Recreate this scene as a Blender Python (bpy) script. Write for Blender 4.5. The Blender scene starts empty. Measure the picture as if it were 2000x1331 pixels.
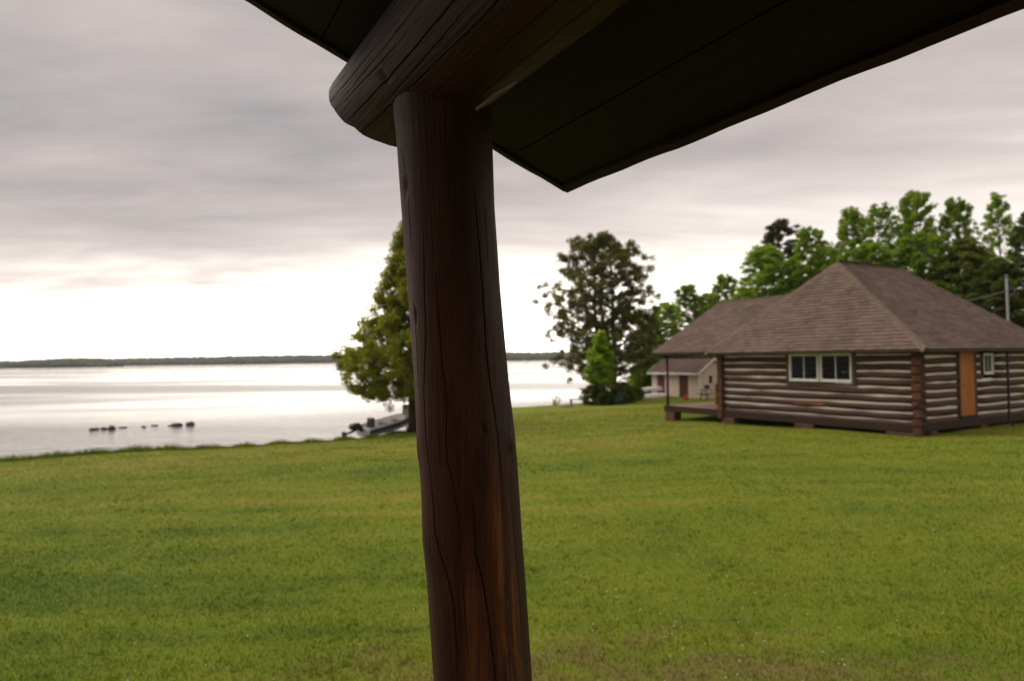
import bpy, math, random
import numpy as np
from mathutils import Vector, Matrix, noise as mnoise

# ------------------------------------------------------------------ camera, world, sun, exposure
scene = bpy.context.scene
COL = scene.collection
F, EYE = 1333.3, 3.8                      # focal length in photo pixels (24 mm on 36 mm), eye height above the lake
ROLL = math.radians(0.76)
PITCH = math.atan((701.5 - 665.5) * math.cos(ROLL) / F)
_f = np.array([0, math.cos(PITCH), math.sin(PITCH)]); _u0 = np.array([0, -math.sin(PITCH), math.cos(PITCH)]); _r0 = np.array([1., 0, 0])
_R = _r0 * math.cos(ROLL) - _u0 * math.sin(ROLL); _U = _u0 * math.cos(ROLL) + _r0 * math.sin(ROLL)

cam_data = bpy.data.cameras.new('camera'); cam = bpy.data.objects.new('camera', cam_data); COL.objects.link(cam)
cam.matrix_world = Matrix(((_R[0], _U[0], -_f[0], 0), (_R[1], _U[1], -_f[1], 0), (_R[2], _U[2], -_f[2], EYE), (0, 0, 0, 1)))
cam_data.sensor_width = 36; cam_data.lens = 24
cam_data.clip_start = 0.05; cam_data.clip_end = 20000
cam_data.dof.use_dof = True; cam_data.dof.focus_distance = 1.35; cam_data.dof.aperture_fstop = 4.2
scene.camera = cam

def ray(x, y):
    v = _f + _R * (x - 1000) / F + _U * (665.5 - y) / F
    return v / v[1]
def at_depth(x, y, Y): return ray(x, y) * Y + np.array([0, 0, EYE])
def at_height(x, y, Z):
    q = ray(x, y); return q * ((Z - EYE) / q[2]) + np.array([0, 0, EYE])

def N(nt, kind, ins=None, **attrs):
    n = nt.nodes.new(kind)
    for k, v in attrs.items(): setattr(n, k, v)
    for k, v in (ins or {}).items():
        s = n.inputs[k]
        if isinstance(v, bpy.types.NodeSocket): nt.links.new(v, s)
        elif isinstance(v, bpy.types.Node): nt.links.new(v.outputs[0], s)
        else: s.default_value = v
    return n
def MATH(nt, op, a, b=0.0, c=0.0, clamp=False):
    return N(nt, 'ShaderNodeMath', {0: a, 1: b, 2: c}, operation=op, use_clamp=clamp).outputs[0]
def STEP(nt, v, a, b, lo=0.0, hi=1.0):
    return N(nt, 'ShaderNodeMapRange', {0: v, 1: a, 2: b, 3: lo, 4: hi}, interpolation_type='SMOOTHSTEP').outputs[0]
def MIXC(nt, f, a, b, blend='MIX'):
    n = nt.nodes.new('ShaderNodeMix'); n.data_type = 'RGBA'; n.blend_type = blend
    for s, v in ((n.inputs[0], f), (n.inputs[6], a), (n.inputs[7], b)):
        if isinstance(v, bpy.types.NodeSocket): nt.links.new(v, s)
        elif isinstance(v, tuple): s.default_value = v if len(v) == 4 else v + (1,)
        else: s.default_value = v
    return n.outputs[2]
def NOISE(nt, vec, scale, detail=4.0, rough=0.55, dist=0.0):
    return N(nt, 'ShaderNodeTexNoise', {'Vector': vec, 'Scale': scale, 'Detail': detail, 'Roughness': rough, 'Distortion': dist}).outputs[0]
def SCALE(nt, vec, sc, loc=(0, 0, 0)):
    return N(nt, 'ShaderNodeMapping', {'Vector': vec, 'Scale': sc, 'Location': loc}).outputs[0]

SUN_EL, SUN_AZ = math.radians(50), math.radians(-62)      # azimuth from the view direction, to the left negative
EXPOSURE = 0.55; SKY_GAIN = 10.0 / 2 ** EXPOSURE      # clouds keep their tone in the picture when the exposure changes
world = bpy.data.worlds.new('World'); scene.world = world; world.use_nodes = True
wt = world.node_tree; wt.nodes.clear()
tc = N(wt, 'ShaderNodeTexCoord').outputs['Generated']
sx = N(wt, 'ShaderNodeSeparateXYZ', {0: tc}); dx, dy, dz = sx.outputs
el = MATH(wt, 'MAXIMUM', dz, 0.0)
den = MATH(wt, 'ADD', el, 0.10)
pl = N(wt, 'ShaderNodeCombineXYZ', {0: MATH(wt, 'DIVIDE', dx, den), 1: MATH(wt, 'DIVIDE', dy, den), 2: 0.0}).outputs[0]
n_big = NOISE(wt, SCALE(wt, pl, (0.42, 0.85, 1), (3.1, 1.7, 0)), 1.0, 5, 0.5, 0.5)
n_fine = NOISE(wt, SCALE(wt, pl, (1.15, 2.0, 1), (7.3, 0.4, 0)), 1.3, 7, 0.55, 0.3)
n_wisp = NOISE(wt, SCALE(wt, pl, (0.5, 1.1, 1), (1.2, 5.0, 0)), 1.6, 6, 0.55, 0.6)
hor = MATH(wt, 'SQRT', MATH(wt, 'ADD', MATH(wt, 'MULTIPLY', dx, dx), MATH(wt, 'MULTIPLY', dy, dy)))
hor = MATH(wt, 'MAXIMUM', hor, 0.001)
saz = MATH(wt, 'DIVIDE', dx, hor); caz = MATH(wt, 'DIVIDE', dy, hor)
front = STEP(wt, caz, -0.25, 0.75)
edge = MATH(wt, 'MULTIPLY_ADD', saz, 0.115, 0.182)
wob = MATH(wt, 'ADD', MATH(wt, 'MULTIPLY_ADD', n_fine, 0.13, -0.065), MATH(wt, 'MULTIPLY_ADD', n_wisp, 0.18, -0.09))
rel = MATH(wt, 'SUBTRACT', MATH(wt, 'ADD', el, wob), edge)
glow = MATH(wt, 'MULTIPLY', STEP(wt, rel, 0.075, -0.105), front)
tone = MATH(wt, 'ADD', MATH(wt, 'MULTIPLY', n_big, 0.55), MATH(wt, 'MULTIPLY', n_fine, 0.45))
cloud = N(wt, 'ShaderNodeValToRGB', {0: tone})
cr = cloud.color_ramp; cr.elements[0].position = 0.32; cr.elements[0].color = (0.385, 0.362, 0.362, 1)
cr.elements[1].position = 0.66; cr.elements[1].color = (0.73, 0.635, 0.605, 1)
e = cr.elements.new(0.5); e.color = (0.580, 0.510, 0.490, 1)
sky = N(wt, 'ShaderNodeTexSky', sky_type='NISHITA', sun_disc=False, sun_elevation=SUN_EL, sun_rotation=SUN_AZ, air_density=1.0, dust_density=3.0, ozone_density=1.0)
rise = STEP(wt, dz, 0.40, 1.0, 1.0, 2.0)                    # overcast sky: brighter towards the zenith
cl = N(wt, 'ShaderNodeVectorMath', {0: cloud.outputs[0], 'Scale': rise}, operation='SCALE').outputs[0]
csun = MATH(wt, 'MULTIPLY_ADD', caz, math.cos(0.17), MATH(wt, 'MULTIPLY', saz, -math.sin(0.17)))      # brightest a little left of straight ahead
nearsun = MATH(wt, 'MULTIPLY', STEP(wt, MATH(wt, 'SUBTRACT', 1.0, csun), 0.20, 0.0), STEP(wt, dz, 0.20, 0.0))
gl = MIXC(wt, nearsun, (1.10, 1.00, 0.92, 1), (3.3, 2.95, 2.55, 1))
col = MIXC(wt, glow, cl, gl)
col10 = N(wt, 'ShaderNodeVectorMath', {0: col, 'Scale': SKY_GAIN}, operation='SCALE').outputs[0]
col10 = MIXC(wt, 0.03, col10, sky.outputs[0])               # a little clear sky through the thin cloud
bg = N(wt, 'ShaderNodeBackground', {0: col10, 1: 0.1})
N(wt, 'ShaderNodeOutputWorld', {0: bg.outputs[0]})

sun_data = bpy.data.lights.new('sun', 'SUN'); sun = bpy.data.objects.new('sun', sun_data); COL.objects.link(sun)
sun_data.energy = 1.5; sun_data.angle = math.radians(40); sun_data.color = (1.0, 0.93, 0.82)
_sd = Vector((math.sin(SUN_AZ) * math.cos(SUN_EL), math.cos(SUN_AZ) * math.cos(SUN_EL), math.sin(SUN_EL)))
sun.rotation_euler = _sd.to_track_quat('Z', 'Y').to_euler()

scene.view_settings.view_transform = 'Standard'; scene.view_settings.look = 'None'
scene.view_settings.gamma = 1; scene.view_settings.use_curve_mapping = False; scene.view_settings.exposure = EXPOSURE
scene.render.engine = 'CYCLES'
scene.cycles.use_denoising = True
scene.cycles.max_bounces = 10; scene.cycles.diffuse_bounces = 6; scene.cycles.transmission_bounces = 8; scene.cycles.transparent_max_bounces = 8
scene.cycles.sample_clamp_indirect = 4.0

# ------------------------------------------------------------------ helpers
rng = np.random.default_rng(7)
def tag(o, label=None, cat=None, group=None, kind=None):
    if label: o['label'] = label
    if cat: o['category'] = cat
    if group: o['group'] = group
    if kind: o['kind'] = kind
    return o
def empty(name, loc, rz=0.0):
    o = bpy.data.objects.new(name, None); COL.objects.link(o); o.empty_display_size = 0.2
    o.location = tuple(float(c) for c in loc); o.rotation_euler = (0, 0, rz); return o
def link(name, me, parent=None):
    o = bpy.data.objects.new(name, me); COL.objects.link(o)
    if parent is not None: o.parent = parent
    return o
def np_mesh(name, V, Q, mat, smooth=False):
    """mesh from a vertex array and an array of equal-sized faces"""
    V = np.asarray(V, np.float32); Q = np.asarray(Q, np.int32)
    me = bpy.data.meshes.new(name); k = Q.shape[1]
    me.vertices.add(len(V)); me.vertices.foreach_set('co', V.ravel())
    me.loops.add(Q.size); me.loops.foreach_set('vertex_index', Q.ravel())
    me.polygons.add(len(Q)); me.polygons.foreach_set('loop_start', np.arange(0, Q.size, k, dtype=np.int32))
    me.polygons.foreach_set('loop_total', np.full(len(Q), k, np.int32))
    if smooth: me.polygons.foreach_set('use_smooth', np.ones(len(Q), bool))
    me.materials.append(mat); me.update(calc_edges=True); me.validate()
    return me
class MB:
    def __init__(s): s.v = []; s.f = []
    def add(s, vs, fs):
        b = len(s.v); s.v += [tuple(float(c) for c in p) for p in vs]; s.f += [tuple(i + b for i in f) for f in fs]; return s
    def box(s, x0, x1, y0, y1, z0, z1, M=None):
        vs = [(x, y, z) for z in (z0, z1) for y in (y0, y1) for x in (x0, x1)]
        if M is not None: vs = [tuple(M @ Vector(p)) for p in vs]
        return s.add(vs, [(0, 2, 3, 1), (4, 5, 7, 6), (0, 1, 5, 4), (2, 6, 7, 3), (0, 4, 6, 2), (1, 3, 7, 5)])
    def bbox(s, x0, x1, y0, y1, z0, z1, b=0.01, M=None):
        """box with chamfered long edges (all twelve)"""
        X = [(x0, x0 + b), (x1, x1 - b)]; Y = [(y0, y0 + b), (y1, y1 - b)]; Z = [(z0, z0 + b), (z1, z1 - b)]
        vs = []; idx = {}
        for i in (0, 1):
            for j in (0, 1):
                for k in (0, 1):
                    for ax in range(3):
                        p = (X[i][0 if ax == 0 else 1], Y[j][0 if ax == 1 else 1], Z[k][0 if ax == 2 else 1])
                        idx[(i, j, k, ax)] = len(vs); vs.append(p if M is None else tuple(M @ Vector(p)))
        fs = []
        for i in (0, 1): fs.append([idx[(i, a, c, 0)] for a, c in ((0, 0), (1, 0), (1, 1), (0, 1))][::(1 if i else -1)])
        for j in (0, 1): fs.append([idx[(a, j, c, 1)] for a, c in ((0, 0), (1, 0), (1, 1), (0, 1))][::(-1 if j else 1)])
        for k in (0, 1): fs.append([idx[(a, c, k, 2)] for a, c in ((0, 0), (1, 0), (1, 1), (0, 1))][::(1 if k else -1)])
        for j in (0, 1):
            for k in (0, 1): fs.append([idx[(0, j, k, 1)], idx[(1, j, k, 1)], idx[(1, j, k, 2)], idx[(0, j, k, 2)]])
        for i in (0, 1):
            for k in (0, 1): fs.append([idx[(i, 0, k, 0)], idx[(i, 1, k, 0)], idx[(i, 1, k, 2)], idx[(i, 0, k, 2)]])
        for i in (0, 1):
            for j in (0, 1): fs.append([idx[(i, j, 0, 0)], idx[(i, j, 1, 0)], idx[(i, j, 1, 1)], idx[(i, j, 0, 1)]])
        for i in (0, 1):
            for j in (0, 1):
                for k in (0, 1): fs.append([idx[(i, j, k, 0)], idx[(i, j, k, 1)], idx[(i, j, k, 2)]])
        return s.add(vs, fs)
    def tube(s, pts, rad, seg=8, cap=True):
        pts = [Vector(tuple(float(c) for c in p)) for p in pts]; n = len(pts)
        if not hasattr(rad, '__len__'): rad = [rad] * n
        rings = []; ref = None
        for i, p in enumerate(pts):
            t = (pts[min(i + 1, n - 1)] - pts[max(i - 1, 0)]).normalized()
            if ref is None: ref = Vector((0, 0, 1)) if abs(t.z) < 0.9 else Vector((1, 0, 0))
            a = (ref - t * ref.dot(t)).normalized(); b = t.cross(a); ref = a
            rings.append([tuple(p + (a * math.cos(2 * math.pi * k / seg) + b * math.sin(2 * math.pi * k / seg)) * rad[i]) for k in range(seg)])
        vs = [v for r in rings for v in r]
        fs = [(i * seg + k, i * seg + (k + 1) % seg, (i + 1) * seg + (k + 1) % seg, (i + 1) * seg + k) for i in range(n - 1) for k in range(seg)]
        if cap: fs += [tuple(range(seg))[::-1], tuple((n - 1) * seg + k for k in range(seg))]
        return s.add(vs, fs)
    def prism(s, poly, d):
        """polygon (list of 3-d points) extruded along vector d"""
        n = len(poly); vs = list(poly) + [tuple(p[i] + d[i] for i in range(3)) for p in poly]
        return s.add(vs, [tuple(range(n))[::-1], tuple(range(n, 2 * n))] + [(i, (i + 1) % n, n + (i + 1) % n, n + i) for i in range(n)])
    def mesh(s, name, mat, smooth=False):
        import bmesh
        me = bpy.data.meshes.new(name); me.from_pydata(s.v, [], [tuple(f) for f in s.f]); me.materials.append(mat)
        bm = bmesh.new(); bm.from_mesh(me); bmesh.ops.recalc_face_normals(bm, faces=bm.faces); bm.to_mesh(me); bm.free()
        if smooth: me.polygons.foreach_set('use_smooth', [True] * len(me.polygons))
        me.update(); return me
    def build(s, name, mat, parent=None, smooth=False): return link(name, s.mesh(name, mat, smooth), parent)

# ------------------------------------------------------------------ materials
def new_mat(name):
    m = bpy.data.materials.new(name); m.use_nodes = True; nt = m.node_tree; nt.nodes.clear()
    return m, nt
def finish(nt, shader): N(nt, 'ShaderNodeOutputMaterial', {0: shader}); 
def bumped(nt, h, strength, dist=0.02): return N(nt, 'ShaderNodeBump', {'Height': h, 'Strength': strength, 'Distance': dist}).outputs[0]
def surf(name, c0, c1, rough=0.7, scale=3.0, stretch=(1, 1, 1), bump=0.3, fine=30.0, dist=0.01, spec=0.4, island=0.25, metal=0.0):
    """two-tone mottled material with grain; 'island' varies the tone from piece to piece"""
    m, nt = new_mat(name)
    co = N(nt, 'ShaderNodeTexCoord').outputs['Object']
    rnd = N(nt, 'ShaderNodeObjectInfo').outputs['Random']
    off = N(nt, 'ShaderNodeCombineXYZ', {0: MATH(nt, 'MULTIPLY', rnd, 37.0), 1: MATH(nt, 'MULTIPLY', rnd, 11.0), 2: 0.0}).outputs[0]
    co = N(nt, 'ShaderNodeVectorMath', {0: co, 1: off}, operation='ADD').outputs[0]
    v = SCALE(nt, co, stretch)
    n1 = NOISE(nt, v, scale, 5, 0.6); n2 = NOISE(nt, v, fine, 4, 0.6)
    isl = N(nt, 'ShaderNodeNewGeometry').outputs['Random Per Island']
    t = MATH(nt, 'ADD', MATH(nt, 'MULTIPLY', n1, 0.6), MATH(nt, 'MULTIPLY', n2, 0.4))
    t = MATH(nt, 'ADD', STEP(nt, t, 0.3, 0.7), MATH(nt, 'MULTIPLY', MATH(nt, 'ADD', MATH(nt, 'SUBTRACT', isl, 0.5), MATH(nt, 'MULTIPLY_ADD', rnd, 1.0, -0.5)), island * 1.6), clamp=True)
    c = MIXC(nt, t, c0, c1)
    p = N(nt, 'ShaderNodeBsdfPrincipled', {'Base Color': c, 'Roughness': MATH(nt, 'MULTIPLY_ADD', n2, 0.2, rough - 0.1), 'Specular IOR Level': spec, 'Metallic': metal, 'Normal': bumped(nt, n2, bump, dist)})
    finish(nt, p.outputs[0]); return m
def leaf_mat(name, c0, c1, trans=0.35):
    m, nt = new_mat(name)
    co = N(nt, 'ShaderNodeTexCoord').outputs['Object']
    isl = N(nt, 'ShaderNodeNewGeometry').outputs['Random Per Island']
    rnd = N(nt, 'ShaderNodeObjectInfo').outputs['Random']
    t = MATH(nt, 'ADD', MATH(nt, 'MULTIPLY', isl, 0.5), MATH(nt, 'MULTIPLY', NOISE(nt, co, 0.55, 3, 0.6), 0.6))
    t = MATH(nt, 'ADD', t, MATH(nt, 'MULTIPLY_ADD', rnd, 0.3, -0.15))
    c = MIXC(nt, STEP(nt, t, 0.3, 0.85), c0, c1)
    d = N(nt, 'ShaderNodeBsdfPrincipled', {'Base Color': c, 'Roughness': 0.55, 'Specular IOR Level': 0.3})
    tr = N(nt, 'ShaderNodeBsdfTranslucent', {'Color': MIXC(nt, 1.0, c, (2.5, 2.3, 0.7, 1), 'MULTIPLY')})
    finish(nt, N(nt, 'ShaderNodeMixShader', {0: trans, 1: d.outputs[0], 2: tr.outputs[0]}).outputs[0]); return m

def lawn_tone(nt):
    """colour of the turf by place: lush and dry patches, mower lines, worn strip by the porch"""
    g = N(nt, 'ShaderNodeNewGeometry').outputs['Position']
    a = NOISE(nt, SCALE(nt, g, (0.085, 0.15, 0), (4.0, 9.0, 0)), 1.0, 4, 0.55, 0.5)
    b = NOISE(nt, SCALE(nt, g, (0.75, 0.75, 0)), 1.0, 5, 0.65, 0.3)
    s = N(nt, 'ShaderNodeSeparateXYZ', {0: g})
    mow = N(nt, 'ShaderNodeTexNoise', {'Vector': N(nt, 'ShaderNodeMapping', {'Vector': g, 'Rotation': (0, 0, math.radians(-22)), 'Scale': (0.05, 1.15, 0)}).outputs[0], 'Scale': 1.0, 'Detail': 3}).outputs[0]
    t = MATH(nt, 'ADD', MATH(nt, 'ADD', MATH(nt, 'MULTIPLY', a, 0.40), MATH(nt, 'MULTIPLY', b, 0.30)), MATH(nt, 'MULTIPLY', mow, 0.30))
    t = MATH(nt, 'ADD', t, STEP(nt, s.outputs[1], 5.0, 26.0, -0.035, 0.045))     # lit blade tips far off and shade between them nearby, painted into colour
    c = N(nt, 'ShaderNodeValToRGB', {0: t}); r = c.color_ramp
    r.elements[0].position = 0.40; r.elements[0].color = (0.070, 0.112, 0.006, 1)
    r.elements[1].position = 0.61; r.elements[1].color = (0.205, 0.192, 0.028, 1)
    e = r.elements.new(0.47); e.color = (0.118, 0.158, 0.008, 1)
    e = r.elements.new(0.56); e.color = (0.160, 0.182, 0.014, 1)
    dist = N(nt, 'ShaderNodeVectorMath', {0: g, 1: (0.5, 0.5, 1.4)}, operation='DISTANCE').outputs['Value']
    worn = MATH(nt, 'MULTIPLY', STEP(nt, MATH(nt, 'ADD', dist, MATH(nt, 'MULTIPLY_ADD', NOISE(nt, SCALE(nt, g, (2.2, 2.2, 0)), 1.0, 5, 0.7, 0.3), 5.0, -2.5)), 5.9, 4.2), 0.7)
    return MIXC(nt, worn, c.outputs[0], (0.15, 0.098, 0.045, 1)), b

M = {}
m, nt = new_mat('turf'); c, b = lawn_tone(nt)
g = N(nt, 'ShaderNodeNewGeometry').outputs['Position']
fn = NOISE(nt, g, 22.0, 5, 0.7)
c2 = MIXC(nt, STEP(nt, fn, 0.3, 0.7, 0.0, 0.24), c, (0.050, 0.068, 0.006, 1))
p = N(nt, 'ShaderNodeBsdfPrincipled', {'Base Color': c2, 'Roughness': 0.85, 'Specular IOR Level': 0.10, 'Sheen Weight': 0.05, 'Sheen Roughness': 0.5, 'Sheen Tint': (0.85, 0.9, 0.35, 1), 'Normal': bumped(nt, fn, 0.6, 0.03)})
sand = N(nt, 'ShaderNodeSeparateXYZ', {0: g}).outputs[2]
sd = N(nt, 'ShaderNodeBsdfPrincipled', {'Base Color': MIXC(nt, fn, (0.16, 0.12, 0.08, 1), (0.30, 0.23, 0.16, 1)), 'Roughness': 0.9})
finish(nt, N(nt, 'ShaderNodeMixShader', {0: STEP(nt, MATH(nt, 'ADD', sand, MATH(nt, 'MULTIPLY_ADD', b, 0.16, -0.08)), 0.13, 0.08), 1: p.outputs[0], 2: sd.outputs[0]}).outputs[0]); M['turf'] = m
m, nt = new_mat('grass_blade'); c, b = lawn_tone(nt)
isl = N(nt, 'ShaderNodeNewGeometry').outputs['Random Per Island']
c = MIXC(nt, 1.0, c, N(nt, 'ShaderNodeCombineXYZ', {0: MATH(nt, 'MULTIPLY_ADD', isl, 0.42, 0.84), 1: MATH(nt, 'MULTIPLY_ADD', isl, 0.32, 0.88), 2: 0.8}).outputs[0], 'MULTIPLY')
d = N(nt, 'ShaderNodeBsdfPrincipled', {'Base Color': c, 'Roughness': 0.55, 'Specular IOR Level': 0.16})
tr = N(nt, 'ShaderNodeBsdfTranslucent', {'Color': c})
finish(nt, N(nt, 'ShaderNodeMixShader', {0: 0.4, 1: d.outputs[0], 2: tr.outputs[0]}).outputs[0]); M['blade'] = m
M['clover'] = surf('clover_white', (0.6, 0.55, 0.5), (0.8, 0.78, 0.72), 0.8)

m, nt = new_mat('lake_water')
g = N(nt, 'ShaderNodeNewGeometry').outputs['Position']
wind = NOISE(nt, SCALE(nt, g, (0.007, 0.024, 0), (2.0, 0.6, 0)), 1.0, 3, 0.5, 0.6)
wm = STEP(nt, wind, 0.40, 0.64)
w1 = NOISE(nt, SCALE(nt, g, (0.7, 1.6, 1)), 1.0, 3, 0.5, 0.3); w2 = NOISE(nt, SCALE(nt, g, (3.0, 6.5, 1)), 1.0, 2, 0.5)
h = MATH(nt, 'ADD', w1, MATH(nt, 'MULTIPLY', w2, 0.25))
bp = N(nt, 'ShaderNodeBump', {'Height': h, 'Strength': MATH(nt, 'MULTIPLY_ADD', wm, 0.52, 0.12), 'Distance': 0.07}).outputs[0]
p = N(nt, 'ShaderNodeBsdfPrincipled', {'Base Color': (0.03, 0.032, 0.026, 1), 'Roughness': MATH(nt, 'MULTIPLY_ADD', wm, 0.16, 0.05), 'IOR': 1.33, 'Normal': bp})
finish(nt, p.outputs[0]); M['water'] = m

def wood_near(name, along, worn, gain=1.0):
    """dark stained weathered log, grain along one local axis (0, 1 or 2)"""
    m, nt = new_mat(name)
    co = N(nt, 'ShaderNodeTexCoord').outputs['Object']
    def st(k, s): 
        v = [k, k, k]; v[along] = s; return SCALE(nt, co, tuple(v))
    g1 = NOISE(nt, st(22, 1.0), 1.0, 7, 0.7, 0.35); g2 = NOISE(nt, st(150, 7.0), 1.0, 5, 0.65, 0.4)
    pat = NOISE(nt, st(7, 1.6), 1.0, 4, 0.6, 0.5)
    t = MATH(nt, 'ADD', MATH(nt, 'MULTIPLY', g1, 0.6), MATH(nt, 'MULTIPLY', pat, 0.4))
    cr = N(nt, 'ShaderNodeValToRGB', {0: t}); r = cr.color_ramp
    r.elements[0].position = 0.30; r.elements[0].color = (0.018, 0.0070, 0.0040, 1)
    r.elements[1].position = 0.74; r.elements[1].color = (0.125, 0.050, 0.024, 1)
    e = r.elements.new(0.5); e.color = (0.056, 0.0205, 0.0100, 1)
    c = MIXC(nt, 1.0, cr.outputs[0], (gain * (1.1 if worn else 1.0), gain * (.90 if worn else .78), gain * 1.0, 1), 'MULTIPLY')
    if worn:
        s = N(nt, 'ShaderNodeSeparateXYZ', {0: co})
        zone = N(nt, 'ShaderNodeAttribute', attribute_name='worn').outputs['Fac']
        k = MATH(nt, 'MULTIPLY', STEP(nt, MATH(nt, 'ADD', MATH(nt, 'MULTIPLY', NOISE(nt, st(24, 1.7), 1.0, 5, 0.6, 0.3), 0.7), MATH(nt, 'MULTIPLY', g2, 0.3)), 0.41, 0.58), zone)
        c = MIXC(nt, k, c, (0.34, 0.115, 0.022, 1))
    crack = MATH(nt, 'MULTIPLY', N(nt, 'ShaderNodeAttribute', attribute_name='crack').outputs['Fac'], 0.8)
    c = MIXC(nt, crack, c, (0.006, 0.004, 0.003, 1))
    pale = STEP(nt, g2, 0.60, 0.76, 0.0, 0.30)
    c = MIXC(nt, pale, c, (0.13, 0.08, 0.055, 1))
    g3 = NOISE(nt, st(420, 16.0), 1.0, 3, 0.6, 0.3)
    h = MATH(nt, 'ADD', MATH(nt, 'MULTIPLY', g2, 0.8), MATH(nt, 'MULTIPLY', g3, 0.5))
    c = MIXC(nt, STEP(nt, g3, 0.35, 0.65, 0.35, 0.0), c, (0.012, 0.006, 0.004, 1))
    p = N(nt, 'ShaderNodeBsdfPrincipled', {'Base Color': c, 'Roughness': MATH(nt, 'MULTIPLY_ADD', g2, 0.5, 0.36), 'Specular IOR Level': 0.24, 'Normal': bumped(nt, h, 0.85, 0.0028)})
    finish(nt, p.outputs[0]); return m
M['post'] = wood_near('weathered_post_wood', 2, True, 0.72)
M['beam'] = wood_near('weathered_beam_wood', 1, False, 0.45)
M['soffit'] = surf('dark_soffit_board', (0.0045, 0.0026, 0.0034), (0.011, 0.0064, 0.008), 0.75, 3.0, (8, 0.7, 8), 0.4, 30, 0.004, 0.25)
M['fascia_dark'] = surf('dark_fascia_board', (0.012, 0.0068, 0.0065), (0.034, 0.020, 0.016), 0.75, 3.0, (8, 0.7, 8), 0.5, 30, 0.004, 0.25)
M['deck'] = surf('porch_deck_board', (0.24, 0.15, 0.12), (0.36, 0.24, 0.195), 0.75, 2.0, (1, 8, 8))
M['log'] = surf('cabin_log', (0.024, 0.0100, 0.0060), (0.100, 0.044, 0.022), 0.65, 1.2, (6, 0.6, 6), 0.5, 14, 0.02, 0.3)
M['log_x'] = surf('cabin_log_side', (0.024, 0.0100, 0.0060), (0.100, 0.044, 0.022), 0.65, 1.2, (0.6, 6, 6), 0.5, 14, 0.02, 0.3)
M['log_end'] = surf('log_end_grain', (0.045, 0.018, 0.010), (0.18, 0.078, 0.038), 0.8, 5, (1, 1, 1), 0.6, 20, 0.02, 0.2)
M['bare_log'] = surf('bare_orange_patch', (0.16, 0.045, 0.012), (0.34, 0.12, 0.035), 0.7, 2, (4, .8, 4))
M['chink'] = surf('mortar_chinking', (0.68, 0.61, 0.555), (0.82, 0.76, 0.71), 0.9, 1.5, (1, 1, 1), 0.4, 18, 0.01, 0.2)
M['trim_brown'] = surf('brown_trim', (0.045, 0.020, 0.012), (0.085, 0.042, 0.026), 0.6, 2, (3, 3, 1))
M['sill'] = surf('sill_timber', (0.020, 0.009, 0.0045), (0.046, 0.021, 0.010), 0.75, 1.5, (4, .8, 4))
M['block'] = surf('foundation_block', (0.075, 0.036, 0.022), (0.15, 0.078, 0.050), 0.9, 4, (1, 1, 1), 0.7, 25, 0.02)
M['white'] = surf('white_window_frame', (0.66, 0.65, 0.60), (0.80, 0.79, 0.74), 0.5, 3, (1, 1, 1), 0.1, island=0.05)
M['white_trim'] = surf('white_painted_trim', (0.74, 0.69, 0.63), (0.84, 0.80, 0.75), 0.6, 3, (1, 1, 1), 0.1, island=0.05)
M['door_orange'] = surf('orange_plywood_door', (0.34, 0.108, 0.012), (0.45, 0.155, 0.020), 0.6, 1.2, (3, 3, .5), 0.2, 12)
M['shingle'] = surf('brown_shingle', (0.110, 0.076, 0.060), (0.175, 0.124, 0.100), 0.95, 0.8, (1, 1, 1), 0.5, 40, 0.01, 0.15, 0.45)
M['roof_deck'] = surf('roof_underlay', (0.06, 0.042, 0.036), (0.10, 0.072, 0.06), 0.95)
M['black'] = surf('black_pipe', (0.010, 0.009, 0.009), (0.022, 0.02, 0.018), 0.5)
m, nt = new_mat('window_glass')
fr = N(nt, 'ShaderNodeFresnel', {'IOR': 1.5}).outputs[0]
gl_ = N(nt, 'ShaderNodeBsdfGlossy', {'Color': (1, 1, 1, 1), 'Roughness': 0.03}); tp = N(nt, 'ShaderNodeBsdfTransparent', {'Color': (0.55, 0.58, 0.55, 1)})
finish(nt, N(nt, 'ShaderNodeMixShader', {0: MATH(nt, 'MULTIPLY_ADD', fr, 0.2, 0.0, clamp=True), 1: tp.outputs[0], 2: gl_.outputs[0]}).outputs[0]); M['glass'] = m
M['screen'] = surf('dark_room', (0.010, 0.008, 0.007), (0.03, 0.022, 0.018), 0.9)
M['siding'] = surf('beige_siding', (0.62, 0.49, 0.395), (0.70, 0.56, 0.455), 0.75, 0.8, (1, 1, 1), 0.1, 20, 0.004, 0.3, 0.08)
M['shed_red'] = surf('dark_red_door', (0.085, 0.022, 0.014), (0.14, 0.040, 0.024), 0.6, 2, (6, 6, .6), 0.3, 12)
M['bark'] = surf('bark', (0.045, 0.032, 0.024), (0.12, 0.09, 0.068), 0.95, 3, (3, 3, .6), 0.9, 12, 0.04, 0.15)
M['birch_bark'] = surf('grey_bark', (0.10, 0.085, 0.07), (0.24, 0.21, 0.18), 0.9, 3, (2, 2, 1), 0.6, 12, 0.03, 0.15)
M['leaf_cedar'] = leaf_mat('cedar_sprays', (0.068, 0.090, 0.012), (0.195, 0.215, 0.030), 0.52)
M['leaf_big'] = leaf_mat('shore_tree_leaves', (0.060, 0.068, 0.018), (0.155, 0.165, 0.040), 0.5)
M['leaf_bright'] = leaf_mat('bright_leaves', (0.105, 0.185, 0.016), (0.235, 0.340, 0.038), 0.52)
M['leaf_mid'] = leaf_mat('green_leaves', (0.070, 0.135, 0.010), (0.185, 0.275, 0.024), 0.52)
M['leaf_dark'] = leaf_mat('dark_leaves', (0.032, 0.058, 0.007), (0.115, 0.140, 0.018), 0.45)
M['needle'] = leaf_mat('pine_needles', (0.030, 0.034, 0.016), (0.095, 0.092, 0.042), 0.3)
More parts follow.
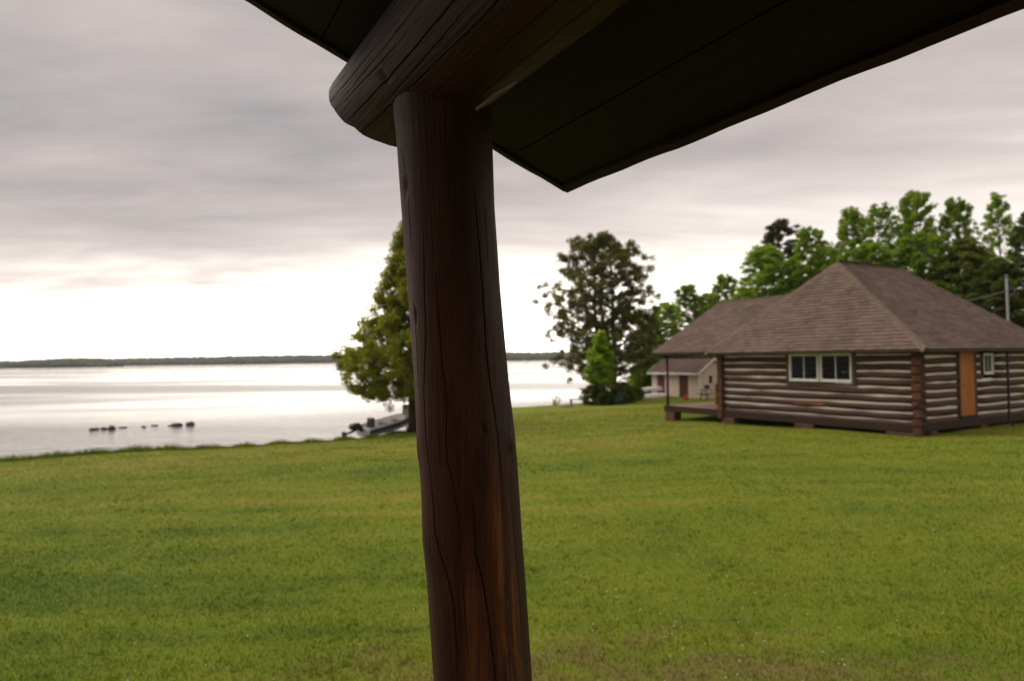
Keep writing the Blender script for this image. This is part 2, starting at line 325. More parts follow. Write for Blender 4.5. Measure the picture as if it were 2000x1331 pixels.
M['far_leaf'] = surf('far_forest_crowns', (0.018, 0.030, 0.016), (0.05, 0.07, 0.03), 0.9, 0.02, (1, 1, 1), 0.0)
M['rock'] = surf('wet_rock', (0.035, 0.026, 0.020), (0.11, 0.085, 0.065), 0.7, 3, (1, 1, 1), 0.8, 15, 0.03)
M['metal_boat'] = surf('aluminium_hull', (0.74, 0.73, 0.74), (0.86, 0.85, 0.85), 0.42, 2, (1, 1, 1), 0.1, 12, 0.004, 0.5, 0.05, 0.1)
M['blue'] = surf('blue_stripe', (0.030, 0.055, 0.17), (0.05, 0.085, 0.24), 0.5)
M['motor'] = surf('outboard_cowl', (0.030, 0.022, 0.020), (0.075, 0.05, 0.042), 0.45)
M['canoe'] = surf('white_canoe_hull', (0.58, 0.55, 0.52), (0.74, 0.71, 0.68), 0.4, 2, (1, 1, 1), 0.05, island=0.05)
M['red'] = surf('red_plastic', (0.50, 0.035, 0.018), (0.66, 0.055, 0.028), 0.45, island=0.05)
M['table'] = surf('weathered_table_wood', (0.075, 0.042, 0.032), (0.16, 0.10, 0.08), 0.8, 2, (1, 6, 6))
M['teal'] = surf('teal_paint', (0.018, 0.055, 0.052), (0.035, 0.09, 0.085), 0.6)
M['bench'] = surf('grey_violet_bench', (0.075, 0.06, 0.07), (0.14, 0.11, 0.125), 0.7)
M['slab'] = surf('pale_stone_slab', (0.20, 0.165, 0.16), (0.32, 0.27, 0.26), 0.85)
M['pole'] = surf('grey_pole', (0.15, 0.145, 0.145), (0.25, 0.235, 0.23), 0.6, 3, (4, 4, .5))
M['wire'] = surf('pale_cable', (0.10, 0.10, 0.07), (0.16, 0.155, 0.11), 0.6)
M['new_wood'] = surf('pale_new_wood', (0.25, 0.115, 0.045), (0.36, 0.18, 0.075), 0.7, 2, (5, 5, .6))
M['board'] = surf('pale_board', (0.70, 0.63, 0.59), (0.84, 0.78, 0.74), 0.7, 3)
M['orange'] = surf('faded_orange', (0.52, 0.20, 0.11), (0.62, 0.29, 0.18), 0.7)

# ------------------------------------------------------------------ ground, lake, far shore
A30 = math.radians(30)
Dv = np.array([-math.sin(A30), math.cos(A30)]); Pv = np.array([math.cos(A30), math.sin(A30)])
SH_V = [-3000, -300, -60, -20, -4.1, -2.4, -.6, 3.4, 7.7, 10.1, 12.8, 15, 20, 25, 30.4, 39.4, 60, 300, 3000]
SH_U = [200, 70, 41, 34.5, 32.4, 32.7, 32.9, 31.9, 31.4, 31.6, 33.2, 35, 40, 44.8, 45.2, 47.4, 49, 70, 300]
HT = [-60, -4, -1, 0, .29, .49, .57, .85, .95, .985, 1.0, 1.02, 1.1, 1.5, 10]
HZ = [14, 4.5, 2.2, 1.52, 1.27, 1.06, .96, .47, .27, .19, .03, -.25, -.8, -2.5, -6]
def ground_z(x, y):
    x = np.asarray(x, float); y = np.asarray(y, float)
    u = x * Dv[0] + y * Dv[1]; v = x * Pv[0] + y * Pv[1]
    us = np.interp(v, SH_V, SH_U) + 0.22 * np.sin(v * 1.7) * np.sin(v * .61 + 1) + 0.12 * np.sin(v * 4.3 + .5)
    z = np.interp(u / us, HT, HZ)
    roll = 0.035 * np.sin(x * .45 + y * .21) * np.sin(y * .33 - x * .12 + 1) + 0.02 * np.sin(x * 1.1 - y * .7) + 0.012 * np.sin(x * 2.3 + y * 1.9)
    return z + roll * np.clip((1 - u / us) * 8, 0, 1)
def gz(x, y): return float(ground_z(x, y))
def axis(lo, hi, step, far):
    a = np.arange(lo, hi + 1e-6, step); k = [] ; s = step; p = hi
    while p < far: s *= 1.35; p += s; k.append(p)
    kk = []; s = step; p = lo
    while p > -far: s *= 1.35; p -= s; kk.append(p)
    return np.concatenate([kk[::-1], a, k])
gx = axis(-34, 40, 0.33, 1700); gy = axis(-6, 66, 0.33, 1900)
X, Y = np.meshgrid(gx, gy); Z = ground_z(X, Y)
V = np.stack([X.ravel(), Y.ravel(), Z.ravel()], 1); w = len(gx)
ii = np.arange((len(gy) - 1) * w).reshape(len(gy) - 1, w)[:, :-1].ravel()
Q = np.stack([ii, ii + 1, ii + w + 1, ii + w], 1)
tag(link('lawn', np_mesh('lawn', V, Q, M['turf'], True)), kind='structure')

# the lake sheet is cut along the shore side so that it never lies under the cabins
lk = [(x, y) for x, y in ((-1600, 20), (-30, 20), (-16, 25), (-4, 30), (4, 45), (16, 54), (60, 75), (1600, 300), (1600, 1900), (-1600, 1900))]
tag(link('lake', MB().add([(x, y, 0.0) for x, y in lk], [tuple(range(len(lk)))]).mesh('lake', M['water'])), kind='structure')

def far_shore(name, depth, pts, seed, color_mat):
    """a wooded shore: a low bank with crowns joined on it; pts = (image x, image y of the tree tops)"""
    r = np.random.default_rng(seed); xs = [p[0] for p in pts]; ys = [p[1] for p in pts]
    bank = []; V_, Q_ = [], []; base = 0
    px = np.arange(xs[0], xs[-1], 1.1)
    for x in px:
        top = at_depth(x, np.interp(x, xs, ys), depth)
        for row in range(3):
            h = max(3.0, top[2] * (0.55 + 0.45 * row / 2)) * (0.86 + 0.2 * r.random())
            cx = top[0] + r.normal(0, 1.5); cy = depth + row * 22 + r.normal(0, 5); rad = 3.0 + r.random() * 3.4
            k = 7; ang = np.arange(k) * 2 * np.pi / k + r.random() * 6
            rr = rad * (0.8 + 0.4 * r.random(k))
            lv = [(-1, .45), (h * .45, 1.0), (h * .78, .72)]
            ring = np.concatenate([np.stack([cx + np.cos(ang) * rr * f, cy + np.sin(ang) * rr * f, np.full(k, z) + r.normal(0, .4, k)], 1) for z, f in lv])
            V_.append(np.vstack([ring, [[cx, cy, h], [cx, cy, h]]]))
            f = []
            for l in range(2):
                for j in range(k): f.append((l * k + j, l * k + (j + 1) % k, (l + 1) * k + (j + 1) % k, (l + 1) * k + j))
            for j in range(k): f.append((2 * k + j, 2 * k + (j + 1) % k, 3 * k, 3 * k + 1))
            Q_.append(np.array(f) + base); base += 3 * k + 2
    return np_mesh(name, np.vstack(V_), np.vstack(Q_), color_mat)
o = link('far_forest', far_shore('far_forest', 1500, [(120, 700), (200, 700), (260, 698), (330, 697), (400, 696), (470, 694), (560, 693), (650, 692), (800, 689), (960, 687), (1060, 687), (1130, 686), (1300, 685)], 3, M['far_leaf']))
tag(o, 'dark wooded shore running along the far side of the lake', 'forest', kind='stuff')
o = link('far_forest', far_shore('far_forest', 1050, [(-60, 706), (0, 705), (40, 702), (90, 700), (140, 699), (160, 700), (180, 703), (200, 708)], 5, M['far_leaf']))
tag(o, 'wooded headland of the far shore where the lake meets the picture edge', 'forest', kind='stuff')
b = MB()
for depth, x0, x1 in ((1495, 100, 1320), (1045, -80, 205)):
    n = 40
    a_ = [at_depth(x0 + (x1 - x0) * i / n, 700, depth) for i in range(n + 1)]
    vs = [(p[0], depth - 6 + 4 * math.sin(i * 1.3), -0.5) for i, p in enumerate(a_)] + [(p[0], depth + 4, 1.0) for p in a_] + [(p[0] * 1.05, depth + 90, 1.4) for p in a_]
    b.add(vs, [(r_ * (n + 1) + i, r_ * (n + 1) + i + 1, (r_ + 1) * (n + 1) + i + 1, (r_ + 1) * (n + 1) + i) for r_ in (0, 1) for i in range(n)])
tag(b.build('far_bank', M['rock']), kind='structure')

# ------------------------------------------------------------------ the porch the picture is taken from
PA = math.radians(28.4)
porch = empty('log_porch', (0, 0, 1.5), PA)
tag(porch, 'dark log porch with leaning post, thick beam and board roof overhead', 'porch')
def pl_(p):                                   # world -> porch frame
    x, y, z = p; c, s = math.cos(PA), math.sin(PA)
    return np.array([x * c + y * s, -x * s + y * c, z - 1.5])
EZ = EYE - 1.5

def checked_log(name, centres, radii, e1, e2, nth, cracks, bumps, mat, seed, worn=None, end_jag=0.0, end_slope=0.0, face=-math.pi / 2):
    """a log as one fine surface: centres (n,3), radii (n), frame e1,e2; cracks = [(theta(t) samples, t samples, depth, width)]"""
    n = len(centres); ph = np.linspace(0, 2 * np.pi, nth, endpoint=False); th = ph - 0.55 * np.sin(ph - face)
    t = np.linspace(0, 1, n); L = np.concatenate([[0], np.cumsum(np.linalg.norm(np.diff(centres, axis=0), axis=1))])
    r = np.random.default_rng(seed)
    T, S = np.meshgrid(th, L); R_ = np.repeat(radii[:, None], nth, 1)
    d = np.zeros_like(R_)
    for k in range(14):                       # long low swells and facets
        d += r.normal(0, 0.0011) * np.cos(T * r.integers(1, 6) + r.random() * 6 + S * r.normal(0, 3.0))
    for k in range(60):                       # grain ridges running with the log
        d += r.normal(0, 0.000022) * np.cos(T * r.integers(20, 75) + r.random() * 6 + 0.5 * np.sin(S * r.uniform(1, 4) + r.random() * 6))
    crack = np.zeros_like(R_)
    for tht, sm, depth, width in cracks:
        c = np.interp(L, sm, tht, left=np.nan, right=np.nan); ok = ~np.isnan(c)
        jit = np.cumsum(r.normal(0, .0012, n)); jit -= np.linspace(0, jit[-1], n)
        c = np.where(ok, c, 0) + jit
        u = np.clip((L - min(sm)) / max(1e-6, max(sm) - min(sm)), 0, 1); taper = np.clip(np.sin(np.pi * u), 0, 1) ** 0.5 * ok
        dist = np.abs((T - c[:, None] + np.pi) % (2 * np.pi) - np.pi) * R_
        wv = np.maximum(width * .5, .0008) * (0.85 + 0.15 * np.sin(L * 9 + seed)[:, None]) * (.45 + .55 * taper[:, None])
        k = np.exp(-(dist / wv) ** 2) * taper[:, None]
        d -= depth * .7 * k; crack = np.maximum(crack, k)
    for tb, sb, wt_, ws_, h in bumps:
        dt = ((T - tb + np.pi) % (2 * np.pi) - np.pi)
        d += h * np.exp(-(dt / wt_) ** 2 - ((S - sb) / ws_) ** 2)
        if abs(h) > 0.004: crack = np.maximum(crack, 0.75 * np.exp(-(dt / (wt_ * .35)) ** 2 - ((S - sb) / (ws_ * .35)) ** 2))
    R_ = R_ + d
    P = centres[:, None, :] + R_[..., None] * (np.cos(T)[..., None] * e1 + np.sin(T)[..., None] * e2)
    if end_jag:
        ax = np.array([0, 1., 0])
        jag = np.interp(th % (2 * np.pi), np.linspace(0, 2 * np.pi, 40), r.normal(0, end_jag, 40)); fall = np.clip((L - L[-1] + .06) / .06, 0, 1)
        P = P + (fall[:, None] * jag[None, :])[..., None] * ax
        long = np.clip((L - L[-1] + .45) / .45, 0, 1)
        P = P + ((long[:, None] * np.sin(T) * end_slope * R_))[..., None] * np.array([0, 1., 0])
    V = P.reshape(-1, 3); i = (np.arange(n - 1)[:, None] * nth + np.arange(nth)[None, :]).ravel()
    j = (np.arange(n - 1)[:, None] * nth + (np.arange(nth) + 1)[None, :] % nth).ravel()
    Q = np.stack([i, j, j + nth, i + nth], 1)
    V = np.vstack([V, centres[0], centres[-1]]); k = np.arange(nth); k2 = (k + 1) % nth
    cap0 = np.stack([k2, k, np.full(nth, len(V) - 2), np.full(nth, len(V) - 2)], 1); cap1 = np.stack([(n - 1) * nth + k, (n - 1) * nth + k2, np.full(nth, len(V) - 1), np.full(nth, len(V) - 1)], 1)
    me = bpy.data.meshes.new(name)
    fs = [tuple(q) for q in Q.tolist()] + [(a, b_, c_) for a, b_, c_, _ in cap0.tolist()] + [(a, b_, c_) for a, b_, c_, _ in cap1.tolist()]
    me.from_pydata(V.tolist(), [], fs); me.materials.append(mat)
    me.polygons.foreach_set('use_smooth', [True] * (len(fs) - 2 * nth) + [False] * (2 * nth))
    at = me.attributes.new('crack', 'FLOAT', 'POINT'); at.data.foreach_set('value', np.concatenate([crack.ravel(), [0, 0]]).astype(np.float32))
    if worn is not None:
        wz = worn(T, S); at = me.attributes.new('worn', 'FLOAT', 'POINT'); at.data.foreach_set('value', np.concatenate([wz.ravel(), [0, 0]]).astype(np.float32))
    me.update(); return me

PY = 1.44                                       # depth of the post
prof = [(225, 771, 957), (260, 775, 957), (400, 783, 962), (560, 793, 974), (740, 805, 991), (850, 810, 1003), (900, 816, 1007), (980, 821, 1012), (1050, 824, 1016), (1130, 833, 1022), (1331, 848, 1037)]
py_ = np.array([p[0] for p in prof], float); pc_ = np.array([(p[1] + p[2]) / 2 for p in prof]); ph_ = np.array([(p[2] - p[1]) / 2 for p in prof])
iy = np.linspace(1345, 205, 470)
cen = np.array([pl_(at_depth(np.interp(v, py_, pc_), v, PY)) for v in iy]); rad = np.interp(iy, py_, ph_) / F * PY
low = np.linspace(0, 1, 12)[:-1, None]
foot = cen[0] + (cen[0] - cen[60]) / abs(cen[60, 2] - cen[0, 2]) * (cen[0, 2] - 0.70)
foot[2] = 0.70                                  # stands on the deck
cen = np.vstack([foot + (cen[0] - foot) * low, cen]); rad = np.concatenate([np.full(11, rad[0] * 1.02), rad])
Lp = np.concatenate([[0], np.cumsum(np.linalg.norm(np.diff(cen, axis=0), axis=1))])
e1 = np.array([math.cos(-PA), math.sin(-PA), 0]); e2 = np.array([-math.sin(-PA), math.cos(-PA), 0])     # world x and y in the porch frame
def s_of(y): return float(np.interp(-y, -np.concatenate([[1e4] * 0, iy]), Lp[11:])) if False else float(np.interp(y, iy[::-1], Lp[11:][::-1]))
def th_of(x, y):
    s = (x - np.interp(y, py_, pc_)) / np.interp(y, py_, ph_); return -math.pi / 2 + math.asin(max(-.999, min(.999, s)))
def crk(pts, depth, width):
    pts = sorted(pts, key=lambda p: -p[1]); return ([th_of(*p) for p in pts], [s_of(p[1]) for p in pts], depth, width)
cracks = [crk([(926, 370), (931, 410), (942, 536), (946, 600), (954, 705), (961, 760), (974, 846), (981, 940), (982, 1000)], .010, .0022),
          crk([(834, 420), (837, 473), (843, 663), (839, 760), (846, 867), (861, 1017), (880, 1090), (893, 1146), (899, 1232), (903, 1331)], .009, .0017),
          crk([(862, 540), (864, 578), (875, 725), (882, 780), (882, 880), (893, 923), (905, 1000), (908, 1060)], .008, .0016),
          crk([(928, 950), (932, 983), (936, 1060), (950, 1110), (959, 1172), (974, 1318), (975, 1340)], .010, .0020),
          crk([(800, 330), (806, 420), (811, 500)], .005, .0018), crk([(813, 600), (820, 700), (822, 760)], .005, .0016),
          crk([(950, 420), (955, 520)], .005, .0013), crk([(996, 900), (1003, 1000), (1013, 1130), (1022, 1290)], .006, .0014),
          crk([(905, 1080), (915, 1180), (918, 1260)], .004, .0012), crk([(870, 820), (872, 900)], .003, .001), crk([(790, 300), (795, 345)], .006, .0022)]
bumps = [(th_of(1000, 862), s_of(866), .16, .018, .0055), (th_of(829, 1050), s_of(1052), .14, .020, -.010), (th_of(834, 1046), s_of(1046), .30, .05, .004),
         (th_of(940, 890), s_of(892), .50, .07, .0035), (th_of(948, 830), s_of(830), .05, .010, -.005), (th_of(797, 372), s_of(374), .12, .022, -.006), (th_of(815, 880), s_of(884), .2, .03, .003),
         (th_of(816, 618), s_of(618), .07, .018, -.006)]
def worn(T, S):
    y = np.interp(S, Lp[11:], iy)
    a = (T + np.pi / 2 + np.pi) % (2 * np.pi) - np.pi
    lowz = np.clip((y - 860) / 260, 0, 1)
    return lowz * (np.exp(-((a - .72) / .26) ** 2) + .55 * np.exp(-((a + .05) / .25) ** 2) * np.clip((y - 1000) / 120, 0, 1)) + 0.16 * np.exp(-((y - 820) / 260) ** 2) * np.exp(-((a - .2) / .6) ** 2)
link('post', checked_log('post', cen, rad, e1, e2, 400, cracks, bumps, M['post'], 11, worn), porch)

BR, BP, BZ = 0.140, 0.551, 0.651
yb = np.concatenate([np.linspace(-3.2, 0.1, 30)[:-1], np.linspace(0.1, 1.69, 330)])
cen = np.stack([np.full_like(yb, BP), yb, np.full_like(yb, EZ + BZ)], 1)
cen[:, 0] += 0.006 * np.sin(yb * 2.1); cen[:, 2] += 0.004 * np.sin(yb * 3.0 + 1)
rad = BR + 0.003 * np.sin(yb * 4 + .6)
bl = lambda th, y0, y1, dep, wd, dr=0.05: ([math.radians(th), math.radians(th) + dr * .5, math.radians(th) + dr], [y0 + 3.2, (y0 + y1) / 2 + 3.2, y1 + 3.2], dep, wd)
cracks = [bl(-150, .3, 1.72, .012, .0022, .06), bl(-128, .5, 1.79, .010, .0020, -.05), bl(-170, .6, 1.6, .008, .0016), bl(-105, .4, 1.45, .010, .002, .04), bl(-80, .1, 1.5, .010, .0022, -.06),
          bl(-60, .2, 1.35, .008, .0018), bl(-140, .9, 1.5, .006, .0013, .1), bl(-160, 1.1, 1.78, .007, .0015, -.08), bl(170, .5, 1.7, .009, .0018), bl(150, .6, 1.75, .008, .0016), bl(-117, 1.0, 1.79, .007, .0014, .03),
          bl(-133, .35, 1.1, .005, .0012, .12), bl(-95, 1.2, 1.78, .006, .0014, .05), bl(-178, 1.2, 1.79, .006, .0013, .05)]
bumps = [(math.radians(-150), 3.2 + 1.35, .10, .02, -.006), (math.radians(-120), 3.2 + .8, .14, .03, -.005), (math.radians(-165), 3.2 + 1.0, .25, .06, .004), (math.radians(-60), 3.2 + .9, .2, .05, .004)]
# theta is measured in the x (P) - z plane
link('beam', checked_log('beam', cen, rad, np.array([1., 0, 0]), np.array([0, 0, 1.]), 470, cracks, bumps, M['beam'], 23, None, 0.004, 0.95, math.radians(-130)), porch)
# a splinter standing off the lower flank of the beam by the post
q = pl_(at_depth(930, 214, 1.24)); q2 = pl_(at_depth(1010, 160, 1.13))
MB().tube([q, (q + q2) / 2 + np.array([.004, 0, .004]), q2], [.003, .0055, .002], 5).build('splinter', M['table'], porch)

TAN = 0.405; Z0 = EZ + BZ + BR - 0.004; ct, st_ = 1 / math.hypot(1, TAN), TAN / math.hypot(1, TAN)
def roof_pt(p, y, up): return (p + up * st_, y, Z0 - TAN * (p - BP) + up * ct)
pe = 1.152; k = 0; widths = [.185, .20, .195, .21, .20, .19, .205, .2, .2, .21, .2, .19, .2, .2, .2, .21, .2, .19, .2, .2, .2, .2]
rs = random.Random(4)
for wd in widths:
    p1 = pe; p0 = pe - wd * ct; pe = p0 - 0.003
    up = rs.uniform(0, .004); mb = MB()
    ny = 14; end = 1.785 + rs.uniform(-.004, .004)
    ys = [-3.2 + (end + 3.2) * i / ny for i in range(ny + 1)]
    for i in range(ny):
        pass
    ring = lambda y: [roof_pt(p0, y, up), roof_pt(p1, y, up), roof_pt(p1, y, up + .024), roof_pt(p0, y, up + .024)]
    vs = [v for y in ys for v in ring(y)]
    fs = [(i * 4 + j, i * 4 + (j + 1) % 4, i * 4 + 4 + (j + 1) % 4, i * 4 + 4 + j) for i in range(ny) for j in range(4)] + [(0, 1, 2, 3), tuple(ny * 4 + j for j in range(4))]
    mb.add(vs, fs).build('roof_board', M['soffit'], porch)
# eave fascia, rake board (wavy lower edges) and the roofing above
def edge_board(name, pts_in, pts_out, mat):
    mb = MB(); n = len(pts_in); vs = []
    for a, b_ in zip(pts_in, pts_out): vs += [a[0], a[1], b_[1], b_[0]]
    fs = [(i * 4 + j, i * 4 + (j + 1) % 4, i * 4 + 4 + (j + 1) % 4, i * 4 + 4 + j) for i in range(n - 1) for j in range(4)] + [(0, 1, 2, 3), tuple((n - 1) * 4 + j for j in range(4))]
    mb.add(vs, fs).build(name, mat, porch)
ys = np.linspace(-3.2, 1.79, 90); wob = [0.0022 * math.sin(y * 9) + 0.0016 * math.sin(y * 23 + 1) + rs.uniform(-.0007, .0007) for y in ys]
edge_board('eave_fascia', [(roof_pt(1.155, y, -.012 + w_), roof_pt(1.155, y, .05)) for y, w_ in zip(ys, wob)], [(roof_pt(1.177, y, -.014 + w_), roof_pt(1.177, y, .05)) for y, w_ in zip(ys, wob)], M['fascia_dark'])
ps = np.linspace(-2.85, 1.178, 100); wob = [0.0018 * math.sin(p * 11) + 0.0012 * math.sin(p * 29 + 1) + rs.uniform(-.0006, .0006) for p in ps]
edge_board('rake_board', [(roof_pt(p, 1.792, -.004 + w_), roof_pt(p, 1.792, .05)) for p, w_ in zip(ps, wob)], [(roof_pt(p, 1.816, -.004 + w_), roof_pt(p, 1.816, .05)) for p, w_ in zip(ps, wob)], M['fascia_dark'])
edge_board('roofing', [(roof_pt(-2.85, -3.2, .052), roof_pt(-2.85, -3.2, .062)), (roof_pt(-2.85, 1.822, .052), roof_pt(-2.85, 1.822, .062))], [(roof_pt(1.187, -3.2, .052), roof_pt(1.187, -3.2, .062)), (roof_pt(1.187, 1.822, .052), roof_pt(1.187, 1.822, .062))], M['roof_deck'])
# deck under the camera, unseen cabin wall behind it, widened to shade the post
for i in range(17):
    MB().bbox(-3.4, 0.95, -1.6 + i * .19, -1.6 + i * .19 + .182, .655, .70, .004).build('deck_board', M['deck'], porch)
for x in (-3.3, -1.75, -.4, .9):
    MB().box(x - .05, x + .05, -1.55, 1.55, .50, .653).build('deck_joist', M['sill'], porch)
for x in (-1.6, .75):
    for y in (-1.3, 1.3): MB().bbox(x - .15, x + .15, y - .15, y + .15, -.2, .498, .01).build('footing_block', M['block'], porch)
for i in range(13):
    MB().tube([(-3.4, -1.75, .80 + i * .24), (0, -1.75 + rs.uniform(-.01, .01), .80 + i * .24), (1.0, -1.75, .80 + i * .24)], [.125, .13, .122], 12).build('wall_log', M['log_x'], porch, True)

# ------------------------------------------------------------------ log cabin across the lawn
C0 = at_depth(1798, 694, 21.0); CB = 1.25
cabin = empty('log_cabin', (C0[0], C0[1], CB), A30)
tag(cabin, 'brown log cabin with white chinking, hipped shingle roof and orange door', 'cabin')
CE = EYE - CB                                     # eye height in cabin coordinates
LX, LY = 7.8, 8.1
def wob_log(name, axis_, a0, a1, off, z, r, mat, seed, parent=cabin):
    """one wall log along x or y; slightly crooked, axe-rounded"""
    r_ = random.Random(seed); n = max(3, int((a1 - a0) / .7) + 2); pts, rr = [], []
    for i in range(n):
        a = a0 + (a1 - a0) * i / (n - 1); dz = r_.uniform(-.016, .016); do = r_.uniform(-.010, .010)
        pts.append((a, off + do, z + dz) if axis_ == 'x' else (off + do, a, z + dz)); rr.append(r * r_.uniform(.93, 1.06))
    return MB().tube(pts, rr, 12).build(name, mat, parent, True)
def chink(axis_, a0, a1, off, z, h, seed):
    r_ = random.Random(seed); n = max(3, int((a1 - a0) / .35) + 2); vs = []
    for i in range(n):
        a = a0 + (a1 - a0) * i / (n - 1); h0 = h * r_.uniform(.86, 1.12) / 2; dz = r_.uniform(-.006, .006)
        for o_, zz in ((off, z + dz - h0), (off + .008, z + dz), (off, z + dz + h0), (off + .1, z + dz + h0), (off + .1, z + dz - h0)):
            vs.append((a, o_, zz) if axis_ == 'x' else (o_, a, zz))
    fs = [(i * 5 + j, i * 5 + (j + 1) % 5, i * 5 + 5 + (j + 1) % 5, i * 5 + 5 + j) for i in range(n - 1) for j in range(5)] + [(0, 1, 2, 3, 4), tuple((n - 1) * 5 + j for j in range(5))]
    return MB().add(vs, fs).build('chinking', M['chink'], cabin)
WR, WIN_Z0, WIN_Z1 = 0.118, CE - .965, CE + .04
# end wall (plane x = 0): chinking lines every .2625 m
ez = [CE - .02 - .2625 * i for i in range(9)]
WY0, WY1 = 2.16, 4.90                            # window opening with trim
seed = 0
for i in range(10):
    z = ez[0] + .131 - .2625 * i; seed += 1
    hit = z + .1 > WIN_Z0 and z - .05 < WIN_Z1
    if hit: segs = [(-.02, WY0), (WY1, LY + .05)]
    else: segs = [(-.02, LY + .05)]
    for a0, a1 in segs: wob_log('log', 'y', a0, a1, .10, z, WR if i < 9 else .135, M['log'], seed * 7 + int(a0 * 3))
for i, z in enumerate(ez):
    hit = z > WIN_Z0 - .02 and z < WIN_Z1
    for a0, a1 in ([(.30, WY0), (WY1, LY - .18)] if hit else [(.30, LY - .18)]):
        chink('y', a0, a1, .043, z, .13 if i < 8 else .15, 300 + i * 5 + int(a0))
MB().add([(-.021, 3.3, ez[6] - .075), (-.021, 4.6, ez[6] - .075), (-.021, 4.45, ez[6] - .185), (-.021, 3.45, ez[6] - .175), (.02, 3.3, ez[6] - .075), (.02, 4.6, ez[6] - .075), (.02, 4.45, ez[6] - .185), (.02, 3.45, ez[6] - .175)], [(0, 1, 2, 3), (0, 4, 5, 1), (1, 5, 6, 2), (2, 6, 7, 3), (3, 7, 4, 0), (4, 7, 6, 5)]).build('worn_log_face', M['bare_log'], cabin)
# door wall (plane y = 0)
rz_ = [CE - .10 - .272 * i for i in range(8)]
DX0, DX1, SX0, SX1 = 2.10, 3.20, 3.60, 4.36
SZ0, SZ1 = CE - .76, CE - .02
for i in range(9):
    z = rz_[0] + .136 - .272 * i; seed += 1
    segs = [(-.10, DX0)] + ([(DX1, SX0), (SX1, LX + .1)] if z + .08 > SZ0 else [(DX1, LX + .1)]) if i < 8 else [(-.10, LX + .1)]
    for a0, a1 in segs: wob_log('log', 'x', a0, a1, .10, z, WR, M['log_x'], seed * 7 + int(a0 * 3))
for i, z in enumerate(rz_):
    segs = [(.06, DX0)] + ([(DX1, SX0), (SX1, LX - .06)] if z > SZ0 - .02 else [(DX1, LX - .06)])
    for a0, a1 in segs: chink('x', a0, a1, .044, z, .13 if i < 7 else .15, 400 + i * 5 + int(a0))
# hewn log ends stacked at the corners of the end wall
for yy, zs in ((0, rz_), (LY, rz_)):
    for i in range(10):
        z = rz_[0] + .136 - .272 * i; r_ = random.Random(900 + i + int(yy))
        MB().bbox(-.10 - r_.uniform(0, .03), .0, yy - .02 + (-.01 if yy == 0 else -.17), yy + (.25 if yy == 0 else .07) + r_.uniform(-.02, .02), z - .118, z + .112, .018).build('log_end', M['log_end'], cabin)
        MB().bbox(-.075 - r_.uniform(0, .02), .0, yy + (.0 if yy == 0 else -.15), yy + (.22 if yy == 0 else .05), z - .158, z - .116, .006).build('notch_shim', M['black'], cabin)
# the two walls away from the lawn
for i in range(10):
    z = ez[0] + .131 - .2625 * i
    wob_log('log', 'y', -.02, LY, LX - .10, z, .132, M['log'], 700 + i); wob_log('log', 'x', 0, LX, LY - .10, z, .132, M['log_x'], 750 + i)
MB().box(.02, LX - .02, .02, LY - .02, CE - 2.2, CE - 2.16).build('floor', M['screen'], cabin)
# sill timbers, floor skirt and foundation blocks
MB().bbox(-.06, .16, -.05, LY + .02, CE - 2.47, CE - 2.185, .02).build('sill_timber', M['sill'], cabin)
MB().bbox(-.04, LX, -.06, .14, CE - 2.40, CE - 2.125, .02).build('sill_timber', M['sill'], cabin)
def block(x0, x1, y0, y1, top):
    zg = min(gz(*(C0[:2] + Pv * x + Dv * y)) for x in (x0, x1) for y in (y0, y1)) - CB - .04
    return MB().bbox(x0, x1, y0, y1, zg, top, .015).build('foundation_block', M['block'], cabin)
block(-.08, .30, .08, 1.12, CE - 2.472); block(.34, .70, -.10, .26, CE - 2.405); block(-.07, .3, 3.75, 4.55, CE - 2.472); block(-.07, .3, 7.35, 8.0, CE - 2.472)
block(3.3, 3.7, -.08, .3, CE - 2.405); block(6.4, 6.8, -.08, .3, CE - 2.405)
for x in (2.6, 5.2):
    for y in (3.9, 7.6): block(x - .2, x + .2, y - .2, y + .2, CE - 2.20)
def window(name, ax, a0, a1, z0, z1, off, sashes, parent):
    """white sliding window in a wall along ax; sashes = pane count"""
    def bx(p0, p1, q0, q1, o0, o1, mat, nm, par):
        return (MB().bbox(o0, o1, p0, p1, q0, q1, .006) if ax == 'y' else MB().bbox(p0, p1, o0, o1, q0, q1, .006)).build(nm, mat, par)
    f = .042
    fr_ = MB()
    for (p0, p1, q0, q1) in ((a0, a1, z0, z0 + f + .02), (a0, a1, z1 - f, z1), (a0, a0 + f, z0 + f + .021, z1 - f - .001), (a1 - f, a1, z0 + f + .021, z1 - f - .001)):
        (fr_.bbox(off, off + .10, p0, p1, q0, q1, .005) if ax == 'y' else fr_.bbox(p0, p1, off, off + .10, q0, q1, .005))
    w_ = fr_.build('window', M['white'], parent)
    n = sashes; step = (a1 - a0 - 2 * f) / n
    for i in range(n):
        p0 = a0 + f + i * step; p1 = p0 + step; o0 = off + .018 + .03 * (i % 2)
        sb = MB(); s_ = .024
        for (u0, u1, q0, q1) in ((p0, p1, z0 + f + .022, z0 + f + .05), (p0, p1, z1 - f - .03, z1 - f - .002), (p0, p0 + s_, z0 + f + .051, z1 - f - .031), (p1 - s_, p1, z0 + f + .051, z1 - f - .031)):
            (sb.bbox(o0, o0 + .028, u0, u1, q0, q1, .003) if ax == 'y' else sb.bbox(u0, u1, o0, o0 + .028, q0, q1, .003))
        sb.build('sash', M['white'], w_)
        gl0 = (MB().box(o0 + .012, o0 + .016, p0 + s_, p1 - s_, z0 + f + .05, z1 - f - .03) if ax == 'y' else MB().box(p0 + s_, p1 - s_, o0 + .012, o0 + .016, z0 + f + .05, z1 - f - .03))
        gl0.build('pane', M['glass'], w_)
    return w_
